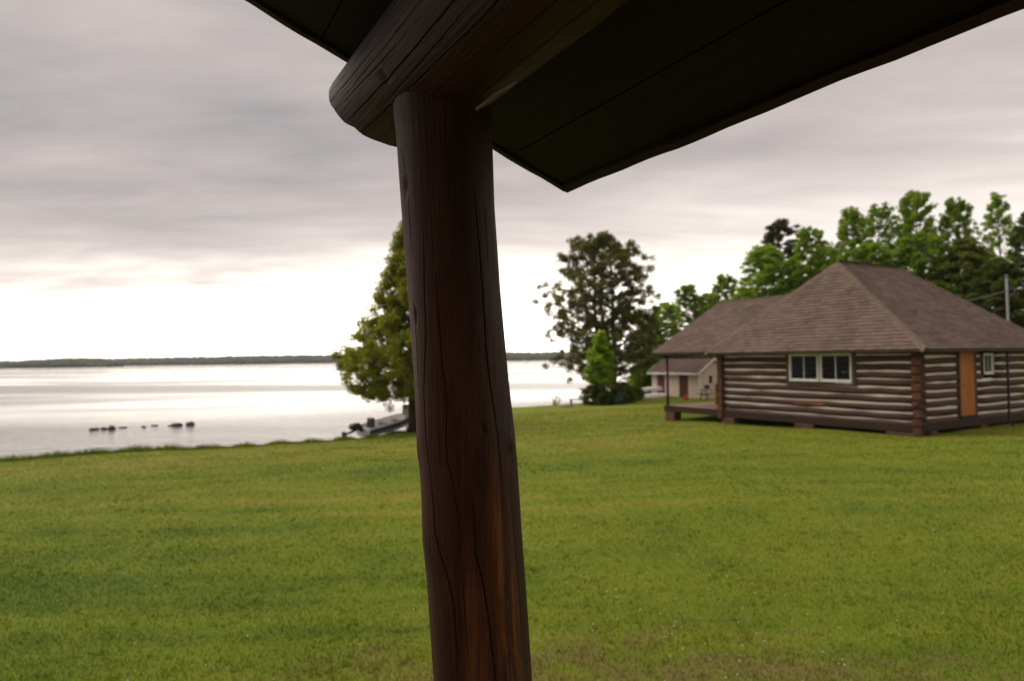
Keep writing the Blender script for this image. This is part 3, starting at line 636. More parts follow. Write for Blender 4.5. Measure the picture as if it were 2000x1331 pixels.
window('window', 'y', 3.545, 4.75, WIN_Z0 + .02, WIN_Z1, -.03, 2, cabin); window('window', 'y', 2.29, 3.495, WIN_Z0 + .02, WIN_Z1, -.03, 2, cabin)
for y0, y1 in ((WY0, 2.285), (4.755, WY1), (3.497, 3.543)): MB().bbox(-.022, .12, y0, y1, WIN_Z0 - .02, WIN_Z1, .005).build('window_trim', M['trim_brown'], cabin)
MB().bbox(-.05, .10, WY0 - .02, WY1 + .02, WIN_Z0 - .10, WIN_Z0 - .022, .01).build('window_sill', M['trim_brown'], cabin)
window('window', 'x', 3.68, 4.29, SZ0 + .03, SZ1, -.03, 2, cabin)
for x0, x1 in ((SX0, 3.675), (4.295, SX1)): MB().bbox(x0, x1, -.022, .12, SZ0 - .02, SZ1, .005).build('window_trim', M['trim_brown'], cabin)
dz0, dz1 = CE - 2.05, CE + .07
dr = MB().bbox(DX0 + .11, DX1 - .11, -.012, .03, dz0 + .01, dz1, .006).build('door', M['door_orange'], cabin)
MB().tube([(DX0 + .2, -.012, dz0 + 1.0), (DX0 + .2, -.055, dz0 + 1.0), (DX0 + .2, -.075, dz0 + 1.0)], [.012, .012, .028], 10).build('handle', M['black'], dr)
for x0, x1 in ((DX0, DX0 + .105), (DX1 - .105, DX1)): MB().bbox(x0, x1, -.03, .12, dz0, dz1, .006).build('door_frame', M['trim_brown'], cabin)
MB().bbox(DX0, DX1, -.06, .12, dz0 - .07, dz0 - .002, .006).build('door_sill', M['sill'], cabin)
# downspout on the door wall, from the eave to the ground
gzd = gz(*(C0[:2] + Pv * 4.62 + Dv * -.30)) - CB
MB().tube([(4.62, -.30, CE + .06), (4.62, -.30, CE - 1.2), (4.62, -.30, gzd + .10), (4.62, -.42, gzd + .03)], .042, 8).build('downspout', M['black'], cabin, True)
# roof: hipped main part and the gabled porch wing behind it
ze = CE + .16; OV = .4
ea = [(-OV, -OV, ze), (LX + OV, -OV, ze), (LX + OV, LY + OV, ze), (-OV, LY + OV, ze)]
eb = [(x, y, ze - .10) for x, y, _ in ea]; T0 = (1.96, 4.05, CE + 3.46); T1 = (5.83, 4.05, CE + 3.46)
roof = MB().add(ea + eb + [T0, T1], [(0, 3, 8), (1, 9, 2), (0, 8, 9, 1), (3, 2, 9, 8), (0, 1, 5, 4), (1, 2, 6, 5), (2, 3, 7, 6), (3, 0, 4, 7), (4, 5, 6, 7)]).build('roof', M['roof_deck'], cabin)
zw = CE + .19; WX0, WX1, WYE = -.38, LX + .38, 11.75; RZ = CE + 2.60
wl = [(WX0, 8.28, zw), (WX0, WYE, zw), (3.9, WYE, RZ), (3.9, 5.25, RZ), (WX1, WYE, zw), (WX1, 8.28, zw)]
wroof = MB().add([(x, y, z) for x, y, z in wl] + [(x, y, z - .10) for x, y, z in wl], [(0, 1, 2, 3), (3, 2, 4, 5), (6, 9, 8, 7), (9, 11, 10, 8), (0, 6, 7, 1), (1, 7, 8, 2), (2, 8, 10, 4), (4, 10, 11, 5), (0, 3, 9, 6), (3, 5, 11, 9)]).build('roof', M['roof_deck'], cabin)
def shingles(poly, eave0, eave1, parent, seed, expo=.145, tabw=.31):
    """courses of staggered tabs on a planar roof face (joined: the tabs are too small to pick apart)"""
    r_ = np.random.default_rng(seed); P3 = [Vector(p) for p in poly]; o_ = Vector(eave0); ex = (Vector(eave1) - o_).normalized()
    nrm = None
    for p in P3:
        c_ = ex.cross(p - o_)
        if c_.length > .5: nrm = c_.normalized(); break
    if nrm.z < 0: nrm = -nrm
    up = nrm.cross(ex)
    if up.z < 0: up = -up
    uv = [((p - o_).dot(ex), (p - o_).dot(up)) for p in P3]; vmax = max(v for _, v in uv)
    def span(v):
        xs = []
        for (a, b_), (c_, d_) in zip(uv, uv[1:] + uv[:1]):
            if (b_ - v) * (d_ - v) < 0: xs.append(a + (c_ - a) * (v - b_) / (d_ - b_))
        return (min(xs), max(xs)) if len(xs) > 1 else None
    mb = MB(); v = -.03; row = 0
    while v < vmax - .02:
        s0 = span(max(v, .002)); s1 = span(min(v + expo, vmax - .002))
        if s0 and s1:
            x = min(s0[0], s1[0]) - r_.random() * tabw
            while x < max(s0[1], s1[1]):
                w_ = tabw * r_.uniform(.55, 1.25); a, b_ = x, x + w_ - .008; x += w_
                q = [(max(a, s0[0]), v), (min(b_, s0[1]), v), (min(b_, s1[1]), v + expo + .02), (max(a, s1[0]), v + expo + .02)]
                if q[1][0] - q[0][0] < .01 and q[2][0] - q[3][0] < .01: continue
                if q[1][0] < q[0][0]: q[0] = q[1] = ((q[0][0] + q[1][0]) / 2, v)
                if q[2][0] < q[3][0]: q[2] = q[3] = ((q[2][0] + q[3][0]) / 2, q[2][1])
                hb = r_.uniform(.020, .034); dv = r_.uniform(-.012, .012)
                P_ = lambda p, h: tuple(o_ + ex * p[0] + up * p[1] + nrm * h)
                mb.add([P_((q[0][0], v + dv), hb), P_((q[1][0], v + dv), hb), P_(q[2], .004), P_(q[3], .004), P_((q[0][0], v + dv), .0), P_((q[1][0], v + dv), .0)], [(0, 1, 2, 3), (4, 5, 1, 0)])
        v += expo; row += 1
    me = bpy.data.meshes.new('shingles'); me.from_pydata(mb.v, [], mb.f); me.materials.append(M['shingle']); me.update()
    return tag(link('shingles', me, parent), kind='stuff')
shingles([ea[0], ea[3], T0], ea[3], ea[0], roof, 1); shingles([ea[0], ea[1], T1, T0], ea[0], ea[1], roof, 2)
shingles([ea[1], ea[2], T1], ea[1], ea[2], roof, 3); shingles([ea[2], ea[3], T0, T1], ea[2], ea[3], roof, 4)
shingles([wl[0], wl[1], wl[2], wl[3]], wl[1], wl[0], wroof, 5); shingles([wl[3], wl[2], wl[4], wl[5]], wl[5], wl[4], wroof, 6)
def zt_main(x, y): return ze + min((x + OV) * 3.30 / 2.36, (LX + OV - x) * 3.30 / 2.37, (y + OV) * 3.30 / 4.45, (LY + OV - y) * 3.30 / 4.45)
def zt_wing(x, y): return RZ - abs(x - 3.9) * (RZ - zw) / (3.9 - WX0)
def caps(a, b_, parent, zt):
    a, b_ = Vector(a), Vector(b_); t = (b_ - a).normalized(); side = t.cross(Vector((0, 0, 1))).normalized(); up = side.cross(t); n = int((b_ - a).length / .16); r_ = random.Random(int(a.x * 99)); mb = MB()
    for i in range(n):
        p = a + t * (i * .16); q = p + t * .20; h = .030 + r_.uniform(0, .006)
        
        g_ = lambda v, e_: (v.x, v.y, zt(v.x, v.y) + e_)
        mb.add([g_(p + side * .13, h + .012), g_(p, h + .012), g_(p - side * .13, h + .012), g_(q + side * .13, h - .006), g_(q, h - .006), g_(q - side * .13, h - .006)], [(0, 1, 4, 3), (1, 2, 5, 4)])
    me = bpy.data.meshes.new('ridge_caps'); me.from_pydata(mb.v, [], mb.f); me.materials.append(M['shingle']); me.update(); tag(link('ridge_caps', me, parent), kind='stuff')
for a, b_ in ((ea[0], T0), (ea[3], T0), (ea[1], T1), (ea[2], T1), (T0, T1)): caps(a, b_, roof, zt_main)
caps(wl[3], wl[2], wroof, zt_wing)
for a, b_ in (((-OV - .012, -OV - .012), (-OV - .012, LY + OV)), ((-OV, -OV - .012), (LX + OV, -OV - .012))):
    pass
# porch wing: deck, rim, posts, gable
rim = CE - 2.17
for i in range(17):
    y0 = LY + .06 + i * .19
    if y0 + .18 > 11.32: break
    MB().bbox(-.02, LX, y0, y0 + .183, rim - .04, rim, .004).build('deck_board', M['deck'], cabin)
MB().bbox(-.075, -.022, LY + .03, 11.33, rim - .27, rim - .004, .008).build('rim_joist', M['sill'], cabin)
MB().bbox(-.07, LX, 11.335, 11.385, rim - .27, rim - .004, .008).build('rim_joist', M['sill'], cabin)
block(-.07, .38, 10.75, 11.30, rim - .275); block(LX - .4, LX, 10.75, 11.30, rim - .275); block(3.6, 4.1, 10.75, 11.30, rim - .275); block(1.1, 1.5, 8.9, 9.3, rim - .275)
for x in (1.5, 3.9, 6.0): MB().box(x - .04, x + .04, LY + .06, 11.33, rim - .25, rim - .042).build('floor_joist', M['sill'], cabin)
for x in (.02, 3.9, LX - .1): MB().tube([(x, 11.22, rim), (x + .008, 11.22, rim + 1.1), (x, 11.22, CE + .05)], [.062, .058, .055], 10).build('porch_post', M['log_end'], cabin, True)
MB().bbox(-.10, LX + .1, 11.14, 11.30, CE + .046, CE + .20, .01).build('porch_plate', M['log_x'], cabin)
MB().prism([(-.2, 11.30, CE + .21), (LX + .2, 11.30, CE + .21), (3.9, 11.30, RZ - .12)], (0, .03, 0)).build('gable_wall', M['trim_brown'], cabin)
MB().bbox(.02, .14, LY + .28, LY + .37, rim, rim + .84, .006, Matrix.Rotation(.02, 4, 'X')).build('railing_post', M['new_wood'], cabin)
MB().bbox(.04, .12, LY + .06, LY + .275, rim + .55, rim + .63, .006).build('railing', M['new_wood'], cabin)

# ------------------------------------------------------------------ beige shed by the shore
S0 = at_depth(1367, 780, 53.8); SB = gz(S0[0], S0[1])
shed = empty('storage_shed', (S0[0], S0[1], SB - .03), A30)
tag(shed, 'small beige sided shed with two dark red doors beyond the cabin porch', 'shed')
SE = EYE - (SB - .03); SL, SW = 5.4, 2.9; sz_e = SE - 1.16; sz_r = SE - .20
def on_front(px, py):
    q = ray(px, py); n3 = np.array([Pv[0], Pv[1], 0]); t = (S0 @ n3) / (q @ n3); return float((q[:2] * t - S0[:2]) @ Dv)
SL = on_front(1275, 778)
mb = MB()
def lap(mb, ax, a0, a1, z0, z1, off):
    z = z0
    while z < z1 - .01:
        h = min(.125, z1 - z)
        pr = [(off - .016, z), (off - .004, z + h), (off + .05, z + h), (off + .05, z)]
        mb.prism([((o_, a0, zz) if ax == 'y' else (a0, o_, zz)) for o_, zz in pr], ((0, a1 - a0, 0) if ax == 'y' else (a1 - a0, 0, 0))); z += .125
d1 = (on_front(1299, 760), on_front(1284, 760)); d2 = (on_front(1344.5, 760), on_front(1326.5, 760)); top_d = sz_e - .10
for a0, a1 in ((.06, d2[0]), (d2[1], d1[0]), (d1[1], SL - .06)): lap(mb, 'y', a0, a1, .02, sz_e, .0)
lap(mb, 'y', d2[0], d2[1], top_d, sz_e, .0); lap(mb, 'y', d1[0], d1[1], top_d, sz_e, .0)
tag(mb.build('siding', M['siding'], shed), kind='stuff')
mb = MB(); z = .02
while z < sz_r - .25:
    f_ = max(0.0, (z + .06 - sz_e) / (sz_r - sz_e)) * SW / 2
    lap(mb, 'x', .06 + f_, SW - .06 - f_, z, z + .125, .0); z += .125
tag(mb.build('siding', M['siding'], shed), kind='stuff')
MB().box(.06, SW, .06, SL - .02, .0, sz_e - .02).build('wall_core', M['siding'], shed)
for x, y in ((-.03, -.03), (-.03, SL - .09)):
    MB().bbox(x, x + .12, y, y + .12, .0, sz_e - .01, .006).build('corner_trim', M['white_trim'], shed)
for (a0, a1), win in ((d1, True), (d2, False)):
    d_ = MB().bbox(-.012, .03, a0 + .02, a1 - .02, .02, top_d - .01, .006).build('door', M['shed_red'], shed)
    if win: MB().bbox(-.022, -.013, a0 + (a1 - a0) * .28, a1 - (a1 - a0) * .28, 1.15, 1.85, .002).build('door_pane', M['black'], d_)
    else:
        for i in range(1, 5): MB().bbox(-.024, -.013, a0 + .02 + (a1 - a0 - .04) * i / 5 - .012, a0 + .02 + (a1 - a0 - .04) * i / 5 + .012, .03, top_d - .02, .002).build('batten', M['shed_red'], d_)
w_ = MB().bbox(.95, 1.40, -.03, .0, 1.10, 1.85, .006).build('window', M['white_trim'], shed)
MB().bbox(1.0, 1.35, -.038, -.031, 1.15, 1.80, .002).build('pane', M['black'], w_)
o_ = .30; rise_ = (sz_r - sz_e) / (SW / 2)
sp = [(-o_, -.22, sz_e - o_ * rise_), (-o_, SL + .28, sz_e - o_ * rise_), (SW / 2, SL + .28, sz_r), (SW / 2, -.22, sz_r), (SW + o_, SL + .28, sz_e - o_ * rise_), (SW + o_, -.22, sz_e - o_ * rise_)]
sp = [(x, y, z + .06) for x, y, z in sp]
sr = MB().add(sp + [(x, y, z - .05) for x, y, z in sp], [(0, 1, 2, 3), (3, 2, 4, 5), (6, 9, 8, 7), (9, 11, 10, 8), (0, 6, 7, 1), (1, 7, 8, 2), (2, 8, 10, 4), (4, 10, 11, 5), (5, 11, 9, 3), (3, 9, 6, 0)]).build('roof', M['roof_deck'], shed)
shingles([sp[0], sp[1], sp[2], sp[3]], sp[1], sp[0], sr, 11, .15, .33); shingles([sp[3], sp[2], sp[4], sp[5]], sp[5], sp[4], sr, 12, .15, .33)
MB().bbox(-o_ - .035, -o_ - .004, -.25, SL + .31, sp[0][2] - .16, sp[0][2] + .012, .004).build('fascia', M['white_trim'], shed)
for ya, yb_ in ((-.255, -.224), (SL + .284, SL + .315)):
    for sgn in (0, 1):
        xa, xb = ((-o_, SW / 2) if sgn == 0 else (SW + o_, SW / 2)); za, zb = sp[0][2] + .012, sp[2][2] + .012
        MB().prism([(xa, ya, za - .15), (xb, ya, zb - .15), (xb, ya, zb), (xa, ya, za)], (0, yb_ - ya, 0)).build('rake_trim', M['white_trim'], shed)

# ------------------------------------------------------------------ small things about the shed and the shore
def place(px, py, depth=None):
    """ground point seen at a pixel (walk along the ray until it meets the ground)"""
    q = ray(px, py)
    for Y_ in np.arange(4, 90, .05):
        p = q * Y_
        if p[2] + EYE <= max(gz(p[0], p[1]), -.02): return np.array([p[0], p[1], gz(p[0], p[1])])
    p = q * (depth or 55); return np.array([p[0], p[1], gz(p[0], p[1])])
# picnic table
p = at_depth(1392, 780, 49.5); p[2] = gz(p[0], p[1]); t = empty('picnic_table', p, math.radians(8))
tag(t, 'weathered brown picnic table standing between shed and cabin', 'table')
for i in range(5): MB().bbox(-.95, .95, -.37 + i * .15, -.37 + i * .15 + .14, .72, .76, .005).build('top_plank', M['table'], t)
for y in (-.78, .52):
    for k in (0, 1): MB().bbox(-.95, .95, y + k * .135, y + k * .135 + .125, .43, .465, .005).build('seat_plank', M['table'], t)
for x in (-.7, .7):
    for s_ in (-1, 1): MB().prism([(x, s_ * .25, .718), (x, s_ * .35, .718), (x, s_ * .72, -.03), (x, s_ * .60, -.03)], (.045, 0, 0)).build('leg', M['table'], t)
    MB().bbox(x + .046, x + .09, -.76, .76, .35, .428, .004).build('cross_beam', M['table'], t)
q = empty('portable_grill', (p[0] - .42, p[1] - .05, p[2] + .76), .2); tag(q, 'black portable grill sitting on the picnic table top', 'grill')
def lathe(profile, seg=14):
    mb = MB(); vs = [(r * math.cos(2 * math.pi * k / seg), r * math.sin(2 * math.pi * k / seg), z) for r, z in profile for k in range(seg)]
    fs = [(i * seg + k, i * seg + (k + 1) % seg, (i + 1) * seg + (k + 1) % seg, (i + 1) * seg + k) for i in range(len(profile) - 1) for k in range(seg)]
    return mb.add(vs, fs + [tuple(range(seg))[::-1], tuple((len(profile) - 1) * seg + k for k in range(seg))])
lathe([(.08, .07), (.17, .10), (.21, .19), (.21, .215)]).build('bowl', M['black'], q, True); lathe([(.215, .22), (.19, .30), (.10, .35), (.02, .36)]).build('lid', M['black'], q, True)
for k in range(3): MB().tube([(.13 * math.cos(k * 2.1), .13 * math.sin(k * 2.1), .10), (.17 * math.cos(k * 2.1), .17 * math.sin(k * 2.1), .0)], .012, 6).build('leg', M['black'], q)
# red fuel can
p = at_depth(1340, 783, 51.5); p[2] = gz(p[0], p[1]); q = empty('fuel_can', p, .3); tag(q, 'bright red plastic fuel can on the grass before the shed', 'fuel can')
MB().bbox(-.17, .17, -.10, .10, 0, .30, .03).build('body', M['red'], q)
MB().tube([(-.10, 0, .30), (-.08, 0, .38), (.06, 0, .38), (.09, 0, .30)], .02, 6).build('handle', M['red'], q)
MB().tube([(.13, 0, .28), (.24, 0, .36), (.30, 0, .34)], [.03, .022, .015], 8).build('spout', M['shed_red'], q)
# canoes on a rack behind the shed
def canoe(p, rz, L, label, flip):
    q = empty('canoe', p, rz); tag(q, label, 'canoe', 'white canoes beside the shed')
    n, k = 17, 9; vs = []; 
    for i in range(n):
        s = -1 + 2 * i / (n - 1); w_ = .40 * (1 - abs(s) ** 2.6) + .004; d_ = .34 * (1 - abs(s) ** 6) + .03; sheer = .12 * s * s
        for j in range(k):
            a = math.pi * j / (k - 1); vs.append((s * L / 2, -math.cos(a) * w_, (math.sin(a) ** .7) * d_ - sheer * .6 if flip else -(math.sin(a) ** .7) * d_ + sheer + .34))
    MB().add(vs, [(i * k + j, i * k + j + 1, (i + 1) * k + j + 1, (i + 1) * k + j) for i in range(n - 1) for j in range(k - 1)]).build('hull', M['canoe'], q, True)
    for s in (-1, 1):
        MB().tube([vs[i * k + (0 if s < 0 else k - 1)] for i in range(n)], .016, 6).build('gunwale', M['shed_red'], q)
    for xx in (-.9, .9): MB().bbox(xx - .04, xx + .04, -.33, .33, (.0 if flip else .30), (.03 if flip else .33), .004).build('thwart', M['table'], q)
    return q
pc = at_depth(1240, 770, 56.5); gzc = gz(pc[0] + 1.2, pc[1])
canoe((pc[0] + 2.3, pc[1] + 1.2, gzc + .62), math.radians(27), 4.9, 'white canoe lying upside down on the upper bars of the rack', True)
canoe((pc[0] + 2.1, pc[1] + .4, gzc + .10), math.radians(25), 4.6, 'white canoe lying upside down on the ground below the rack', True)
q = empty('canoe_rack', (pc[0] + 1.05, pc[1] + .55, gzc), math.radians(27)); tag(q, 'dark red wooden canoe rack beside the shed', 'rack')
for xx in (0, 2.4):
    for yy in (-.46, .46): MB().bbox(xx - .045, xx + .045, yy - .045, yy + .045, -.1, .75, .005).build('upright', M['shed_red'], q)
    MB().bbox(xx - .04, xx + .04, -.5, .5, .535, .60, .004).build('bar', M['shed_red'], q)
# bench, slab, chair at the shore
p = at_depth(1128, 786, 50.5); p[2] = gz(p[0], p[1]); q = empty('shore_bench', p, math.radians(6)); tag(q, 'low grey bench under the big tree at the water', 'bench')
for k in range(3): MB().bbox(-.62, .62, -.22 + k * .15, -.08 + k * .15, .40, .45, .006).build('seat_plank', M['bench'], q)
for xx in (-.48, .48): MB().bbox(xx - .05, xx + .05, -.18, .18, -.05, .398, .006).build('leg', M['bench'], q)
p = place(1107, 796); q = MB()
ang = [i * 2 * math.pi / 9 for i in range(9)]; rr_ = [.42 * random.Random(i).uniform(.8, 1.15) for i in range(9)]
q.prism([(rr_[i] * math.cos(a), rr_[i] * .6 * math.sin(a), -.05) for i, a in enumerate(ang)], (0, 0, .15)); q = q.build('stone_slab', M['slab']); q.location = tuple(p); tag(q, 'flat pale stone slab on the grass near the shore bench', 'stone')
p = at_depth(1207, 790, 47.5); p[2] = gz(p[0], p[1]); q = empty('lawn_chair', p, math.radians(200)); tag(q, 'teal wooden lawn chair in the shade below the big tree', 'chair')
for k in range(4): MB().bbox(-.27 + k * .137, -.27 + k * .137 + .125, .20, .225, .30, .92, .004, Matrix.Rotation(-.3, 4, 'X')).build('back_slat', M['teal'], q)
for k in range(4): MB().bbox(-.27, .27, -.36 + k * .14, -.36 + k * .14 + .13, .36 - k * .025, .385 - k * .025, .004).build('seat_slat', M['teal'], q)
for s_ in (-1, 1):
    MB().bbox(s_ * .31 - .05, s_ * .31 + .05, -.40, .30, .55, .575, .004).build('armrest', M['teal'], q)
    for yy in (-.34, .22): MB().bbox(s_ * .31 - .02, s_ * .31 + .02, yy - .045, yy + .045, -.03, .548, .004).build('leg', M['teal'], q)
# small boat pulled up on the bank
ps = np.array([-7.25, 34.3]); pb = np.array([-5.55, 36.3]); ax_ = pb - ps; bl_ = 3.35
q = empty('motor_boat', ((ps[0] + pb[0]) / 2, (ps[1] + pb[1]) / 2, .22), math.atan2(ax_[1], ax_[0])); q.rotation_euler = (0.10, -math.radians(7), math.atan2(ax_[1], ax_[0]))
tag(q, 'small aluminium motor boat with blue stripe pulled up beside the cedar', 'boat')
n, k = 15, 9; vs = []; vin = []; stripe = [[], []]
for i in range(n):
    s = i / (n - 1); w_ = .62 * min(1, 1.02 - max(0, s - .45) ** 2.2 * 3.2) if s < .99 else .03; w_ = max(w_, .03); h0 = .0 + .34 * max(0, s - .55) ** 2 * 3; h1 = .50 + .16 * s * s
    for j in range(k):
        a = -1 + 2 * j / (k - 1); f_ = abs(a); zz = h0 + (h1 - h0) * (max(0, f_ - .45) / .55) ** 1.1; yy = math.copysign(w_ * min(1, f_ / .8) ** .8, a) * (.86 + .14 * f_); vs.append((-bl_ / 2 + bl_ * s, yy, zz)); vin.append((-bl_ / 2 + .03 + (bl_ - .06) * s, yy * .95, zz + .035 if f_ < .9 else zz))
    for sd, sg in ((0, -1), (1, 1)):
        y8 = vs[i * k + (0 if sg < 0 else k - 1)]; y7 = vs[i * k + (1 if sg < 0 else k - 2)]; mix = lambda f: tuple(y8[c] * (1 - f) + y7[c] * f + (0, sg * .010, -.004)[c] for c in range(3)); stripe[sd] += [mix(.35), mix(1.05)]
fs = [(i * k + j, i * k + j + 1, (i + 1) * k + j + 1, (i + 1) * k + j) for i in range(n - 1) for j in range(k - 1)]
nb = n * k; hull = MB().add(vs + vin, fs + [tuple(c + nb for c in f)[::-1] for f in fs] + [tuple(range(k))] + [tuple(nb + j for j in range(k))[::-1]] + [(i * k + e_, (i + 1) * k + e_, nb + (i + 1) * k + e_, nb + i * k + e_) for i in range(n - 1) for e_ in (0, k - 1)]).build('hull', M['metal_boat'], q)
for sd in (0, 1): MB().add(stripe[sd], [(2 * i, 2 * i + 1, 2 * i + 3, 2 * i + 2) for i in range(n - 1)]).build('stripe', M['blue'], q)
MB().bbox(-bl_ / 2 - .03, -bl_ / 2 + .03, -.52, .52, .12, .50, .01).build('transom', M['metal_boat'], q)
for xx in (-.9, -.1, .7): MB().bbox(xx - .13, xx + .13, -.52, .52, .30, .34, .006).build('seat', M['table'], q)
MB().bbox(-1.28, -1.06, -.20, .20, .34, .80, .03, Matrix.Rotation(.06, 4, 'Y')).build('seat_back', M['motor'], q)
om = MB().bbox(-bl_ / 2 - .72, -bl_ / 2 - .18, -.17, .17, .50, .78, .06, Matrix.Translation((0, 0, 0))).build('outboard_motor', M['motor'], q)
MB().tube([(-bl_ / 2 - .15, 0, .50), (-bl_ / 2 - .55, 0, .42), (-bl_ / 2 - .95, 0, .36), (-bl_ / 2 - 1.15, 0, .34)], [.06, .065, .06, .05], 8).build('leg', M['motor'], om)
MB().tube([(-bl_ / 2 - 1.12, 0, .20), (-bl_ / 2 - 1.12, 0, .50)], [.11, .11], 6).build('propeller', M['motor'], om)
MB().bbox(-bl_ / 2 - .16, -bl_ / 2 - .032, -.10, .10, .30, .62, .01).build('clamp', M['motor'], om)
# pale board on a post by the cedar trunk
p = at_depth(794, 846, 34.6); p[2] = gz(p[0], p[1]); q = empty('notice_board', p, .15); tag(q, 'pale weathered board with orange patch standing beside the cedar trunk', 'board')
MB().bbox(-.035, .035, 0, .05, -.1, .92, .005).build('stake', M['birch_bark'], q)
pn = MB().bbox(-.20, .22, -.03, -.002, .88, 1.42, .006).build('panel', M['board'], q)
MB().bbox(-.16, .05, -.036, -.031, 1.20, 1.38, .001).build('patch', M['orange'], pn)

# rocks in the shallows
def rock(px, py, wpx, hpx, label, seed):
    p = at_height(px, py + hpx * .45, 0.0); sc = p[1] / F; r_ = np.random.default_rng(seed); n1, n2 = 12, 7; vs = []
    for i in range(n2):
        a = math.pi * i / (n2 - 1) * .999 + .0005
        for j in range(n1):
            b_ = 2 * math.pi * j / n1; d_ = Vector((math.sin(a) * math.cos(b_), math.sin(a) * math.sin(b_), math.cos(a)))
            f_ = 1 + .45 * mnoise.noise(d_ * 1.7 + Vector((seed * 3.1, 0, 0))) + .15 * mnoise.noise(d_ * 5 + Vector((seed, 1, 0)))
            vs.append((d_.x * f_ * wpx * sc / 2, d_.y * f_ * wpx * sc * .4, d_.z * f_ * hpx * sc * .62))
    o = MB().add(vs, [(i * n1 + j, i * n1 + (j + 1) % n1, (i + 1) * n1 + (j + 1) % n1, (i + 1) * n1 + j) for i in range(n2 - 1) for j in range(n1)]).build('rock', M['rock'], None, True)
    o.location = (p[0], p[1], .02); tag(o, label, 'rock', 'rocks breaking the lake surface')
for i, (px, py, w_, h_, lb) in enumerate([(180, 838, 13, 5, 'low dark rock at the outer end of the rock line'), (189, 837, 11, 5, 'small rock touching the outermost rock of the line'),
        (203, 836, 13, 6, 'middling rock just beside the tallest rock in the water'), (218, 834, 15, 10, 'tallest dark rock of the line breaking the water'),
        (240, 835, 17, 2, 'long flat rock barely awash beside the tallest rock'), (281, 833, 9, 3, 'tiny brown rock alone in the gap of the rock line'),
        (302, 831, 14, 2, 'flat brown rock awash in the middle of the gap'), (331, 831, 7, 2, 'tiny rock awash next to the wide dark rock'), (345, 828, 21, 8, 'wide dark rock beside the domed one'), (372, 826, 17, 9, 'domed dark rock at the inner end of the line')]):
    rock(px, py, w_, h_, lb, i + 1)
# utility pole behind the cabin with its service cable
p = at_depth(1970, 640, 37.0); gp = gz(p[0], p[1]); top = at_depth(1968, 540, 37.0)[2]
q = empty('utility_pole', (p[0], p[1], gp)); tag(q, 'grey utility pole rising behind the cabin roof', 'pole')
MB().tube([(0, 0, -.3), (.0, 0, 2), (-.03, 0, top - gp)], [.075, .07, .06], 12).build('pole', M['pole'], q, True)
lathe([(.065, 0), (.085, .01), (.085, .10), (.04, .14)]).build('cap', M['pole'], q).location = (-.03, 0, top - gp - .06)
MB().tube([(.06, -.02, top - gp - .75), (.25, -.04, top - gp - .62), (.36, -.05, top - gp - .80), (.30, -.04, top - gp - 1.0), (.05, 0, top - gp - 1.05)], .022, 6).build('drip_loop', M['wire'], q)
a_ = np.array([p[0] - .06, p[1], top - .78]); b_ = at_depth(1840, 592, 33.0)
cv = [a_ + (b_ - a_) * f_ - np.array([0, 0, .35 * 4 * f_ * (1 - f_)]) * .35 for f_ in np.linspace(0, 1, 10)]
tag(MB().tube(cv, .022, 6).build('service_cable', M['wire']), 'pale service cable sagging from the grey pole to the cabin roof', 'cable')

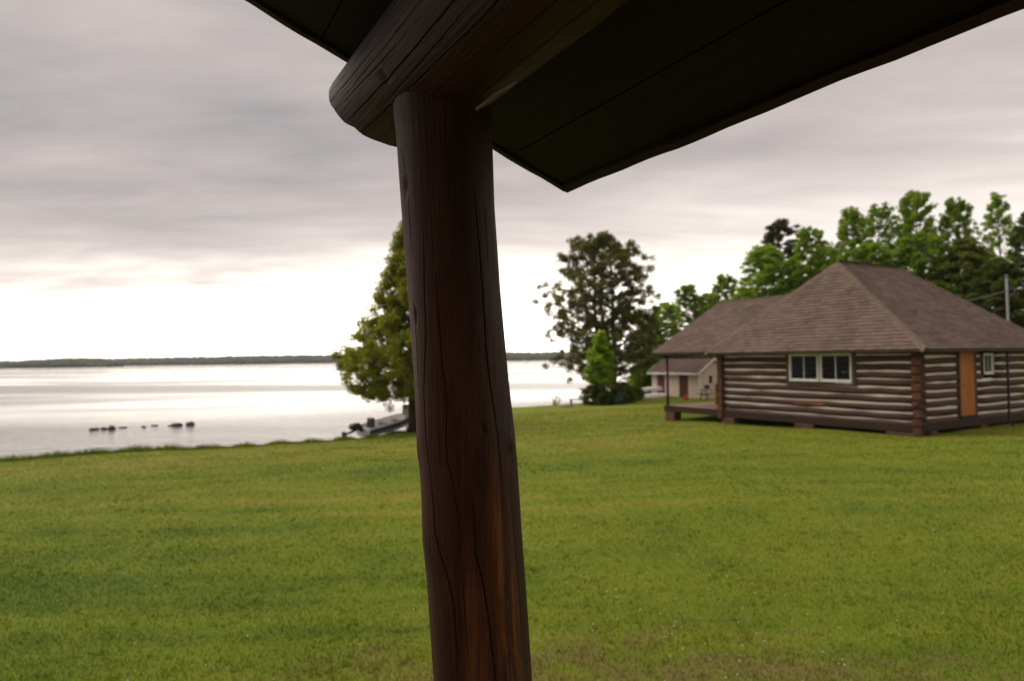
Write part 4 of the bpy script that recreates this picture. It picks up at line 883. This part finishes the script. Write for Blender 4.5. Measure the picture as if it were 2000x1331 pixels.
# ------------------------------------------------------------------ trees
def leaf_quads(C, size, r, up=.3, aspect=.55):
    n = len(C); d = r.normal(size=(n, 3)); d[:, 2] += up; d /= np.linalg.norm(d, axis=1)[:, None]
    h = r.normal(size=(n, 3)); t_ = np.cross(d, h); t_ /= np.linalg.norm(t_, axis=1)[:, None] + 1e-9; b = np.cross(d, t_)
    s = (size * r.uniform(.45, 1.5, n))[:, None]
    V = np.stack([C - t_ * s, C + b * s * aspect + d * s * .12, C + t_ * s, C - b * s * aspect + d * s * .12], 1).reshape(-1, 3)
    return V, np.arange(4 * n).reshape(n, 4)
def make_tree(H, prof, seed, leafmat, bark, n_leaf, leaf, clump, limbs=60, trunk_r=.18, base=.16, lift=.35, subs=3, stems=1, shell=.55, flat=.65, up=.3, aspect=.55, trunk_top=.92, lean=(0, 0), fill=0, bias=.6):
    """trunk with limbs and leaf clumps; prof = [(height fraction, half width m)]"""
    r = np.random.default_rng(seed); mb = MB(); hs = [p[0] for p in prof]; ws = [p[1] for p in prof]; cl = []
    for s_ in range(stems):
        ox, oy = (0, 0) if stems == 1 else (r.uniform(-.6, .6), r.uniform(-.6, .6))
        tr_ = [(ox + lean[0] * f_ + r.normal(0, .012) * H * f_, oy + lean[1] * f_ + r.normal(0, .012) * H * f_, f_ * H - .15) for f_ in np.linspace(0, trunk_top, 9)]
        mb.tube(tr_, [trunk_r * (1.25 if i == 0 else 1) * (1 - .85 * i / 8) + .01 for i in range(9)], 8)
        for i in range(limbs // stems):
            te = base + (1 - base) * ((i + r.random()) / (limbs / stems)) ** .9; R_ = np.interp(te, hs, ws) * (shell + (1 - shell) * r.random() ** .5) * .92; az = i * 2.39996 + r.normal(0, .35)
            ta = max(.06, min(trunk_top - .02, te - lift * R_ / H)); k = ta / trunk_top * 8; k0 = int(min(k, 7)); a = np.array(tr_[k0]) + (np.array(tr_[k0 + 1]) - np.array(tr_[k0])) * (k - k0)
            e_ = np.array([math.cos(az) * R_ + lean[0] * te, math.sin(az) * R_ + lean[1] * te, te * H]); m_ = a + (e_ - a) * .55 + np.array([0, 0, .05 * R_ - .02 * H * (lift < 0)])
            lr = trunk_r * .30 * (1 - .6 * te) + .008; mb.tube([a, m_, e_], [lr, lr * .6, .006], 5, False); cl.append((e_, 1.0)); cl.append((m_ + (e_ - m_) * r.uniform(.2, .7), .8))
            for j in range(subs):
                q_ = m_ + (e_ - m_) * r.uniform(.1, .9) + r.normal(size=3) * np.array([.20, .20, .15]) * max(R_, .5); mb.tube([m_, q_], [lr * .4, .005], 4, False); cl.append((q_, .8))
        cl.append((np.array(tr_[-1]) + [0, 0, .02 * H], .7))
    k = 0
    while k < fill:
        te = base * .9 + (1 - base * .9) * r.random(); R_ = np.interp(te, hs, ws)
        if r.random() > R_ / max(ws): continue
        rr_ = R_ * r.random() ** bias * .87; az = r.random() * 2 * math.pi; cl.append((np.array([math.cos(az) * rr_ + lean[0] * te, math.sin(az) * rr_ + lean[1] * te, te * H]), r.uniform(.6, 1.0))); k += 1
    wts = np.array([c[1] for c in cl]) * r.uniform(.4, 1.3, len(cl)); cnt = r.multinomial(n_leaf, wts / wts.sum())
    P = []
    for (c, sc), n in zip(cl, cnt):
        d = r.normal(size=(n, 3)); d /= np.linalg.norm(d, axis=1)[:, None] + 1e-9; P.append(np.asarray(c) + d * (r.random((n, 1)) ** .55) * clump * sc * np.array([1, 1, flat]))
    V, Q = leaf_quads(np.vstack(P), leaf, r, up, aspect); V[:, 2] = np.maximum(V[:, 2], .05)
    return mb.mesh('trunk', bark, True), np_mesh('crown', V, Q, leafmat)
def put_tree(name, meshes, loc, rz, scale, label, group=None, cat='tree'):
    o = empty(name, loc, rz); o.scale = scale; tag(o, label, cat, group)
    link('trunk', meshes[0], o); link('crown', meshes[1], o); return o

# cedar on the bank, behind the post
p = at_depth(806, 850, 33.6); p[2] = gz(p[0], p[1]) - .05
sc = 33.6 / F
cedar = make_tree(10.5, [(.0, .3), (.13, .5), (.165, 2.3), (.20, 3.3), (.26, 3.95), (.34, 4.0), (.41, 3.6), (.48, 3.0), (.54, 2.4), (.60, 2.05), (.68, 1.9), (.76, 1.55), (.86, 1.05), (.94, .6), (1, .15)], 3, M['leaf_cedar'], M['bark'], 95000, .070, .38, 80, .22, .18, .1, 2, 1, .5, .85, .1, .5, fill=760, bias=.42)
put_tree('cedar_tree', cedar, p, .4, (1, 1, 1), 'broad pear shaped cedar on the bank, partly hidden by the porch post')
# the large shore tree
p = at_depth(1180, 792, 53.0); p[2] = gz(p[0], p[1]) - .05
big = make_tree(13.2, [(0, .4), (.14, .5), (.19, 2.6), (.25, 4.3), (.32, 3.6), (.40, 4.7), (.55, 4.7), (.68, 4.5), (.8, 3.9), (.9, 3.1), (.97, 2.0), (1, .9)], 8, M['leaf_big'], M['bark'], 84000, .074, .40, 120, .24, .17, .45, 3, 3, .45, .85, .3, .55, fill=360, bias=.56)
put_tree('shore_tree', big, p, 1.9, (1.06, 1.06, 1), 'large dark spreading tree with airy crown standing at the water', 'trees by the shore')
p = at_depth(1174, 790, 48.0); p[2] = gz(p[0], p[1]) - .03
sap = make_tree(5.2, [(0, .15), (.2, .3), (.32, 1.0), (.48, 1.25), (.65, .95), (.85, .55), (1, .1)], 12, M['leaf_bright'], M['bark'], 9000, .085, .34, 46, .06, .30, .4, 2)
put_tree('young_tree', sap, p, 0, (1, 1, 1), 'bright green young tree in front of the large dark shore tree', 'trees by the shore')

D1 = make_tree(14, [(0, .3), (.12, 1.0), (.25, 2.8), (.36, 2.6), (.45, 3.1), (.58, 2.6), (.65, 2.9), (.74, 2.1), (.8, 2.3), (.87, 1.7), (.92, 1.75), (.97, 1.3), (1, .6)], 21, M['leaf_mid'], M['birch_bark'], 44000, .084, .38, 100, .2, .14, .5, 3, fill=230, bias=.55)
D2 = make_tree(14, [(0, .3), (.12, 1.2), (.25, 2.9), (.37, 2.7), (.45, 3.2), (.55, 2.6), (.62, 2.9), (.72, 2.0), (.78, 2.2), (.88, 1.6), (.92, 1.6), (.97, 1.1), (1, .5)], 22, M['leaf_bright'], M['birch_bark'], 46000, .082, .38, 100, .18, .12, .55, 3, fill=250, bias=.55)
D3 = make_tree(14, [(0, .4), (.10, 1.8), (.25, 3.1), (.36, 2.8), (.45, 3.2), (.62, 2.9), (.70, 2.3), (.78, 2.4), (.9, 1.5), (1, .4)], 23, M['leaf_dark'], M['bark'], 42000, .098, .44, 90, .22, .08, .3, 3, fill=260, bias=.55)
D4 = make_tree(14, [(0, .2), (.3, .9), (.5, 1.8), (.65, 2.0), (.72, 1.6), (.8, 1.8), (.92, 1.2), (1, .5)], 24, M['leaf_mid'], M['birch_bark'], 16000, .078, .34, 60, .16, .35, .6, 3, fill=40)
PN = make_tree(15, [(0, .3), (.3, 1.0), (.45, 2.3), (.6, 2.2), (.72, 2.3), (.84, 2.0), (.94, 1.5), (1, .6)], 25, M['needle'], M['bark'], 34000, .085, .46, 64, .22, .32, .1, 3, 1, .5, .5, fill=30)
KIND = {'m': (D1, 3.1), 'b': (D2, 3.2), 'd': (D3, 3.2), 'a': (D4, 2.0), 'p': (PN, 2.3)}
TR = [  # image x, image y of the top, depth, half width px, kind, label
    (1266, 612, 62, 40, 'm', 'dark tree standing between the large shore tree and the shed'),
    (1298, 588, 64, 44, 'b', 'bright low tree directly behind the shed'),
    (1343, 553, 67, 36, 'm', 'thin airy tree rising above the shed roof'),
    (1384, 570, 66, 36, 'm', 'small rounded tree over the peak of the porch roof'),
    (1415, 533, 69, 34, 'm', 'slender pointed tree above the porch ridge'),
    (1490, 475, 57, 62, 'b', 'broad pale green tree rising left of the main roof peak'),
    (1545, 500, 55, 44, 'b', 'pale green tree close against the hip of the main roof'),
    (1522, 424, 68, 40, 'p', 'dark pine poking up behind the pale green trees'),
    (1580, 440, 56, 42, 'm', 'pointed green tree between the pine and the roof peak'),
    (1662, 402, 53, 44, 'm', 'rounded green tree right over the main roof peak'),
    (1612, 478, 58, 40, 'm', 'shorter green tree filling the gap by the roof peak'),
    (1718, 391, 57, 44, 'a', 'airy topped tree over the middle of the main ridge'),
    (1786, 368, 55, 46, 'm', 'tallest twin topped tree over the end of the main ridge'),
    (1865, 382, 53, 40, 'm', 'green tree with a rounded tip above the far roof slope'),
    (1947, 369, 57, 36, 'a', 'thin airy tree standing out above the utility pole'),
    (2015, 405, 45, 52, 'd', 'dark tree cut by the picture edge beside the utility pole'),
    (1700, 470, 50, 62, 'm', 'dense green tree close behind the main ridge'),
    (1795, 452, 49, 70, 'm', 'dense wide tree behind the far end of the ridge'),
    (1885, 462, 47, 66, 'd', 'dense dark tree behind the far roof slope'),
    (1950, 500, 44, 60, 'd', 'low dark tree right behind the utility pole'),
    (1745, 520, 47, 46, 'd', 'low dark tree tucked behind the main ridge'),
    (1460, 560, 60, 40, 'm', 'low green tree above the porch wing roof'),
]
for i, (px, ty, dep, hw, kd, lb) in enumerate(TR):
    tp = at_depth(px, ty, dep); base = gz(tp[0], tp[1]) - .05; (ms, w0) = KIND[kd]; h0 = 15.0 if kd == 'p' else 14.0
    sz = (tp[2] - base) / (h0 * 1.02); sxy = hw * dep / F / w0 * (1.35 if kd in 'mbd' else 1.15)
    put_tree({'p': 'pine_tree'}.get(kd, 'broadleaf_tree'), ms, (tp[0], tp[1], base), i * 1.37, (sxy, sxy, sz), lb, 'trees behind the cabin')
# shrubs along the bank
SHm = make_tree(2.4, [(0, .7), (.2, 1.2), (.5, 1.3), (.8, .8), (1, .3)], 41, M['leaf_dark'], M['bark'], 7000, .085, .38, 40, .04, .05, .5, 2)
SHb = make_tree(2.4, [(0, .6), (.2, 1.0), (.5, 1.1), (.8, .7), (1, .25)], 42, M['leaf_mid'], M['bark'], 6000, .085, .36, 36, .04, .05, .5, 2)
SHs = make_tree(2.4, [(0, .3), (.3, .9), (.6, 1.1), (.85, .8), (1, .4)], 43, M['leaf_mid'], M['bark'], 420, .12, .34, 16, .03, .15, .6, 1)
for i, (px, ty, by, dep, hw, ms, lb) in enumerate([(1160, 752, 792, 49.5, 34, SHm, 'dark shrub at the foot of the bright young tree'), (1215, 748, 792, 50.5, 36, SHm, 'dark shrub beside the teal lawn chair'), (1248, 716, 785, 63, 34, SHb, 'green shrub close to the canoe rack'),
        (1280, 690, 785, 62, 36, SHb, 'tall green shrub behind the beige shed'), (1086, 774, 796, 51.5, 13, SHs, 'small sparse bush at the water next to the stone slab'), (1338, 668, 785, 63.5, 46, SHb, 'dense green shrub behind the shed roof ridge'), (1392, 672, 785, 62, 44, SHb, 'dense green shrub behind the shed gable'), (1185, 765, 792, 47.8, 22, SHm, 'low dark shrub between the young tree and the chair'), (1240, 756, 786, 55, 22, SHm, 'dark low bush before the open gap of water')]):
    tp = at_depth(px, ty, dep); base = gz(tp[0], tp[1]) - .05; sxy = hw * dep / F / 1.3; sz = max(.3, (tp[2] - base) / 2.45)
    put_tree('shrub', ms, (tp[0], tp[1], base), i * 2.1, (sxy, sxy, sz), lb, 'shrubs along the bank', 'shrub')

# ------------------------------------------------------------------ grass, clover
def blades(x, y, h, w_, r):
    n = len(x); z = ground_z(x, y); a = r.random(n) * 2 * np.pi; le = r.normal(0, .45, (n, 2)) * h[:, None]
    c, s = np.cos(a) * w_ / 2, np.sin(a) * w_ / 2
    V = np.stack([np.stack([x - c, y - s, z - .004], 1), np.stack([x + c, y + s, z - .004], 1), np.stack([x + le[:, 0], y + le[:, 1], z + h], 1)], 1).reshape(-1, 3)
    return V
r = np.random.default_rng(99)
def free(x, y):
    d = np.stack([x - C0[0], y - C0[1]], 1); lx, ly = d @ Pv, d @ Dv; ok = ~((lx > -.05) & (lx < LX) & (ly > -.05) & (ly < 11.4))
    d = np.stack([x - S0[0], y - S0[1]], 1); lx, ly = d @ Pv, d @ Dv; ok &= ~((lx > 0) & (lx < SW) & (ly > 0) & (ly < SL))
    px_, py2 = x * math.cos(PA) + y * math.sin(PA), -x * math.sin(PA) + y * math.cos(PA); ok &= ~((px_ > -3.5) & (px_ < 1.05) & (py2 < 1.75))
    return ok & (ground_z(x, y) > .10)
n = 460000; yy = 3.2 * (42 / 3.2) ** (r.random(n) ** 1.15); xx = (r.random(n) * 2 - 1) * (yy * .95 + 1.0); ok = free(xx, yy); xx, yy = xx[ok], yy[ok]
clumpn = .75 + .5 * np.sin(xx * 2.1 + 1.3 * np.sin(yy * 1.7)) * np.sin(yy * 2.4 + np.sin(xx * 1.1))
h = (.020 + .0010 * yy) * r.uniform(.5, 1.4, len(xx)) * (.75 + .35 * clumpn); V1 = blades(xx, yy, h, .0030 + .0007 * yy, r)
n = 9000; v = r.uniform(-8, 14.5, n); us = np.interp(v, SH_V, SH_U) - np.abs(r.normal(0, .35, n)) - .25; xx, yy = us * Dv[0] + v * Pv[0], us * Dv[1] + v * Pv[1]; ok = ground_z(xx, yy) > .02; xx, yy, v = xx[ok], yy[ok], v[ok]
hh = r.uniform(.08, .26, len(xx)) * (.55 + .5 * np.sin(v * 2.3) ** 2 + .4 * (v < 3)); V2 = blades(xx, yy, hh, np.full(len(xx), .035), r)
n = 800; ty = 4.4 * (14 / 4.4) ** r.random(n); tx = (r.random(n) * 2 - 1) * ty * .85; k = 10                                                # coarser tufts the mower left
xx = np.repeat(tx, k) + r.normal(0, .022, n * k); yy = np.repeat(ty, k) + r.normal(0, .022, n * k); ok = free(xx, yy); xx, yy = xx[ok], yy[ok]
V3 = blades(xx, yy, r.uniform(.026, .048, len(xx)), .004 + .0007 * yy, r)
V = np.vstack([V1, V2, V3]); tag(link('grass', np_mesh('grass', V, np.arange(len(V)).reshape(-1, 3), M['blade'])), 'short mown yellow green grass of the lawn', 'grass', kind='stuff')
# clover heads
n = 1000; yy = 4.2 * (15 / 4.2) ** r.random(n); xx = (r.random(n) * 2 - 1) * yy * .8
dens = .5 + .5 * np.sin(xx * .9 + 1.2 * np.sin(yy * .5) + .4) * np.sin(yy * .8 + xx * .3 + 2) + .25 * (xx > 0); ok = free(xx, yy) & (r.random(n) < dens ** 2 * .8); xx, yy = xx[ok], yy[ok]; zz = ground_z(xx, yy) + r.uniform(.03, .06, len(xx))
rad = r.uniform(.004, .0078, len(xx)); octv = np.array([(1, 0, 0), (0, 1, 0), (-1, 0, 0), (0, -1, 0), (0, 0, 1), (0, 0, -1)], float); octf = np.array([(0, 1, 4), (1, 2, 4), (2, 3, 4), (3, 0, 4), (1, 0, 5), (2, 1, 5), (3, 2, 5), (0, 3, 5)])
V = (np.stack([xx, yy, zz], 1)[:, None, :] + octv[None] * rad[:, None, None]).reshape(-1, 3); Q = (octf[None] + 6 * np.arange(len(xx))[:, None, None]).reshape(-1, 3)
tag(link('clover_flowers', np_mesh('clover_flowers', V, Q, M['clover'])), 'tiny white clover heads scattered through the lawn', 'clover', kind='stuff')

# ------------------------------------------------------------------ the air over the lake
haze = MB().box(-2300, 2300, -2300, 2500, -12, 60)
hm, nt = new_mat('haze_air')
vol = N(nt, 'ShaderNodeVolumePrincipled', {'Color': (0.92, 0.93, 0.95, 1), 'Density': 0.00013, 'Anisotropy': 0.2})
out = nt.nodes.new('ShaderNodeOutputMaterial'); nt.links.new(vol.outputs[0], out.inputs['Volume'])
o = haze.build('haze', hm); tag(o, kind='stuff')
o['label'] = 'thin pale haze in the air over the lake'
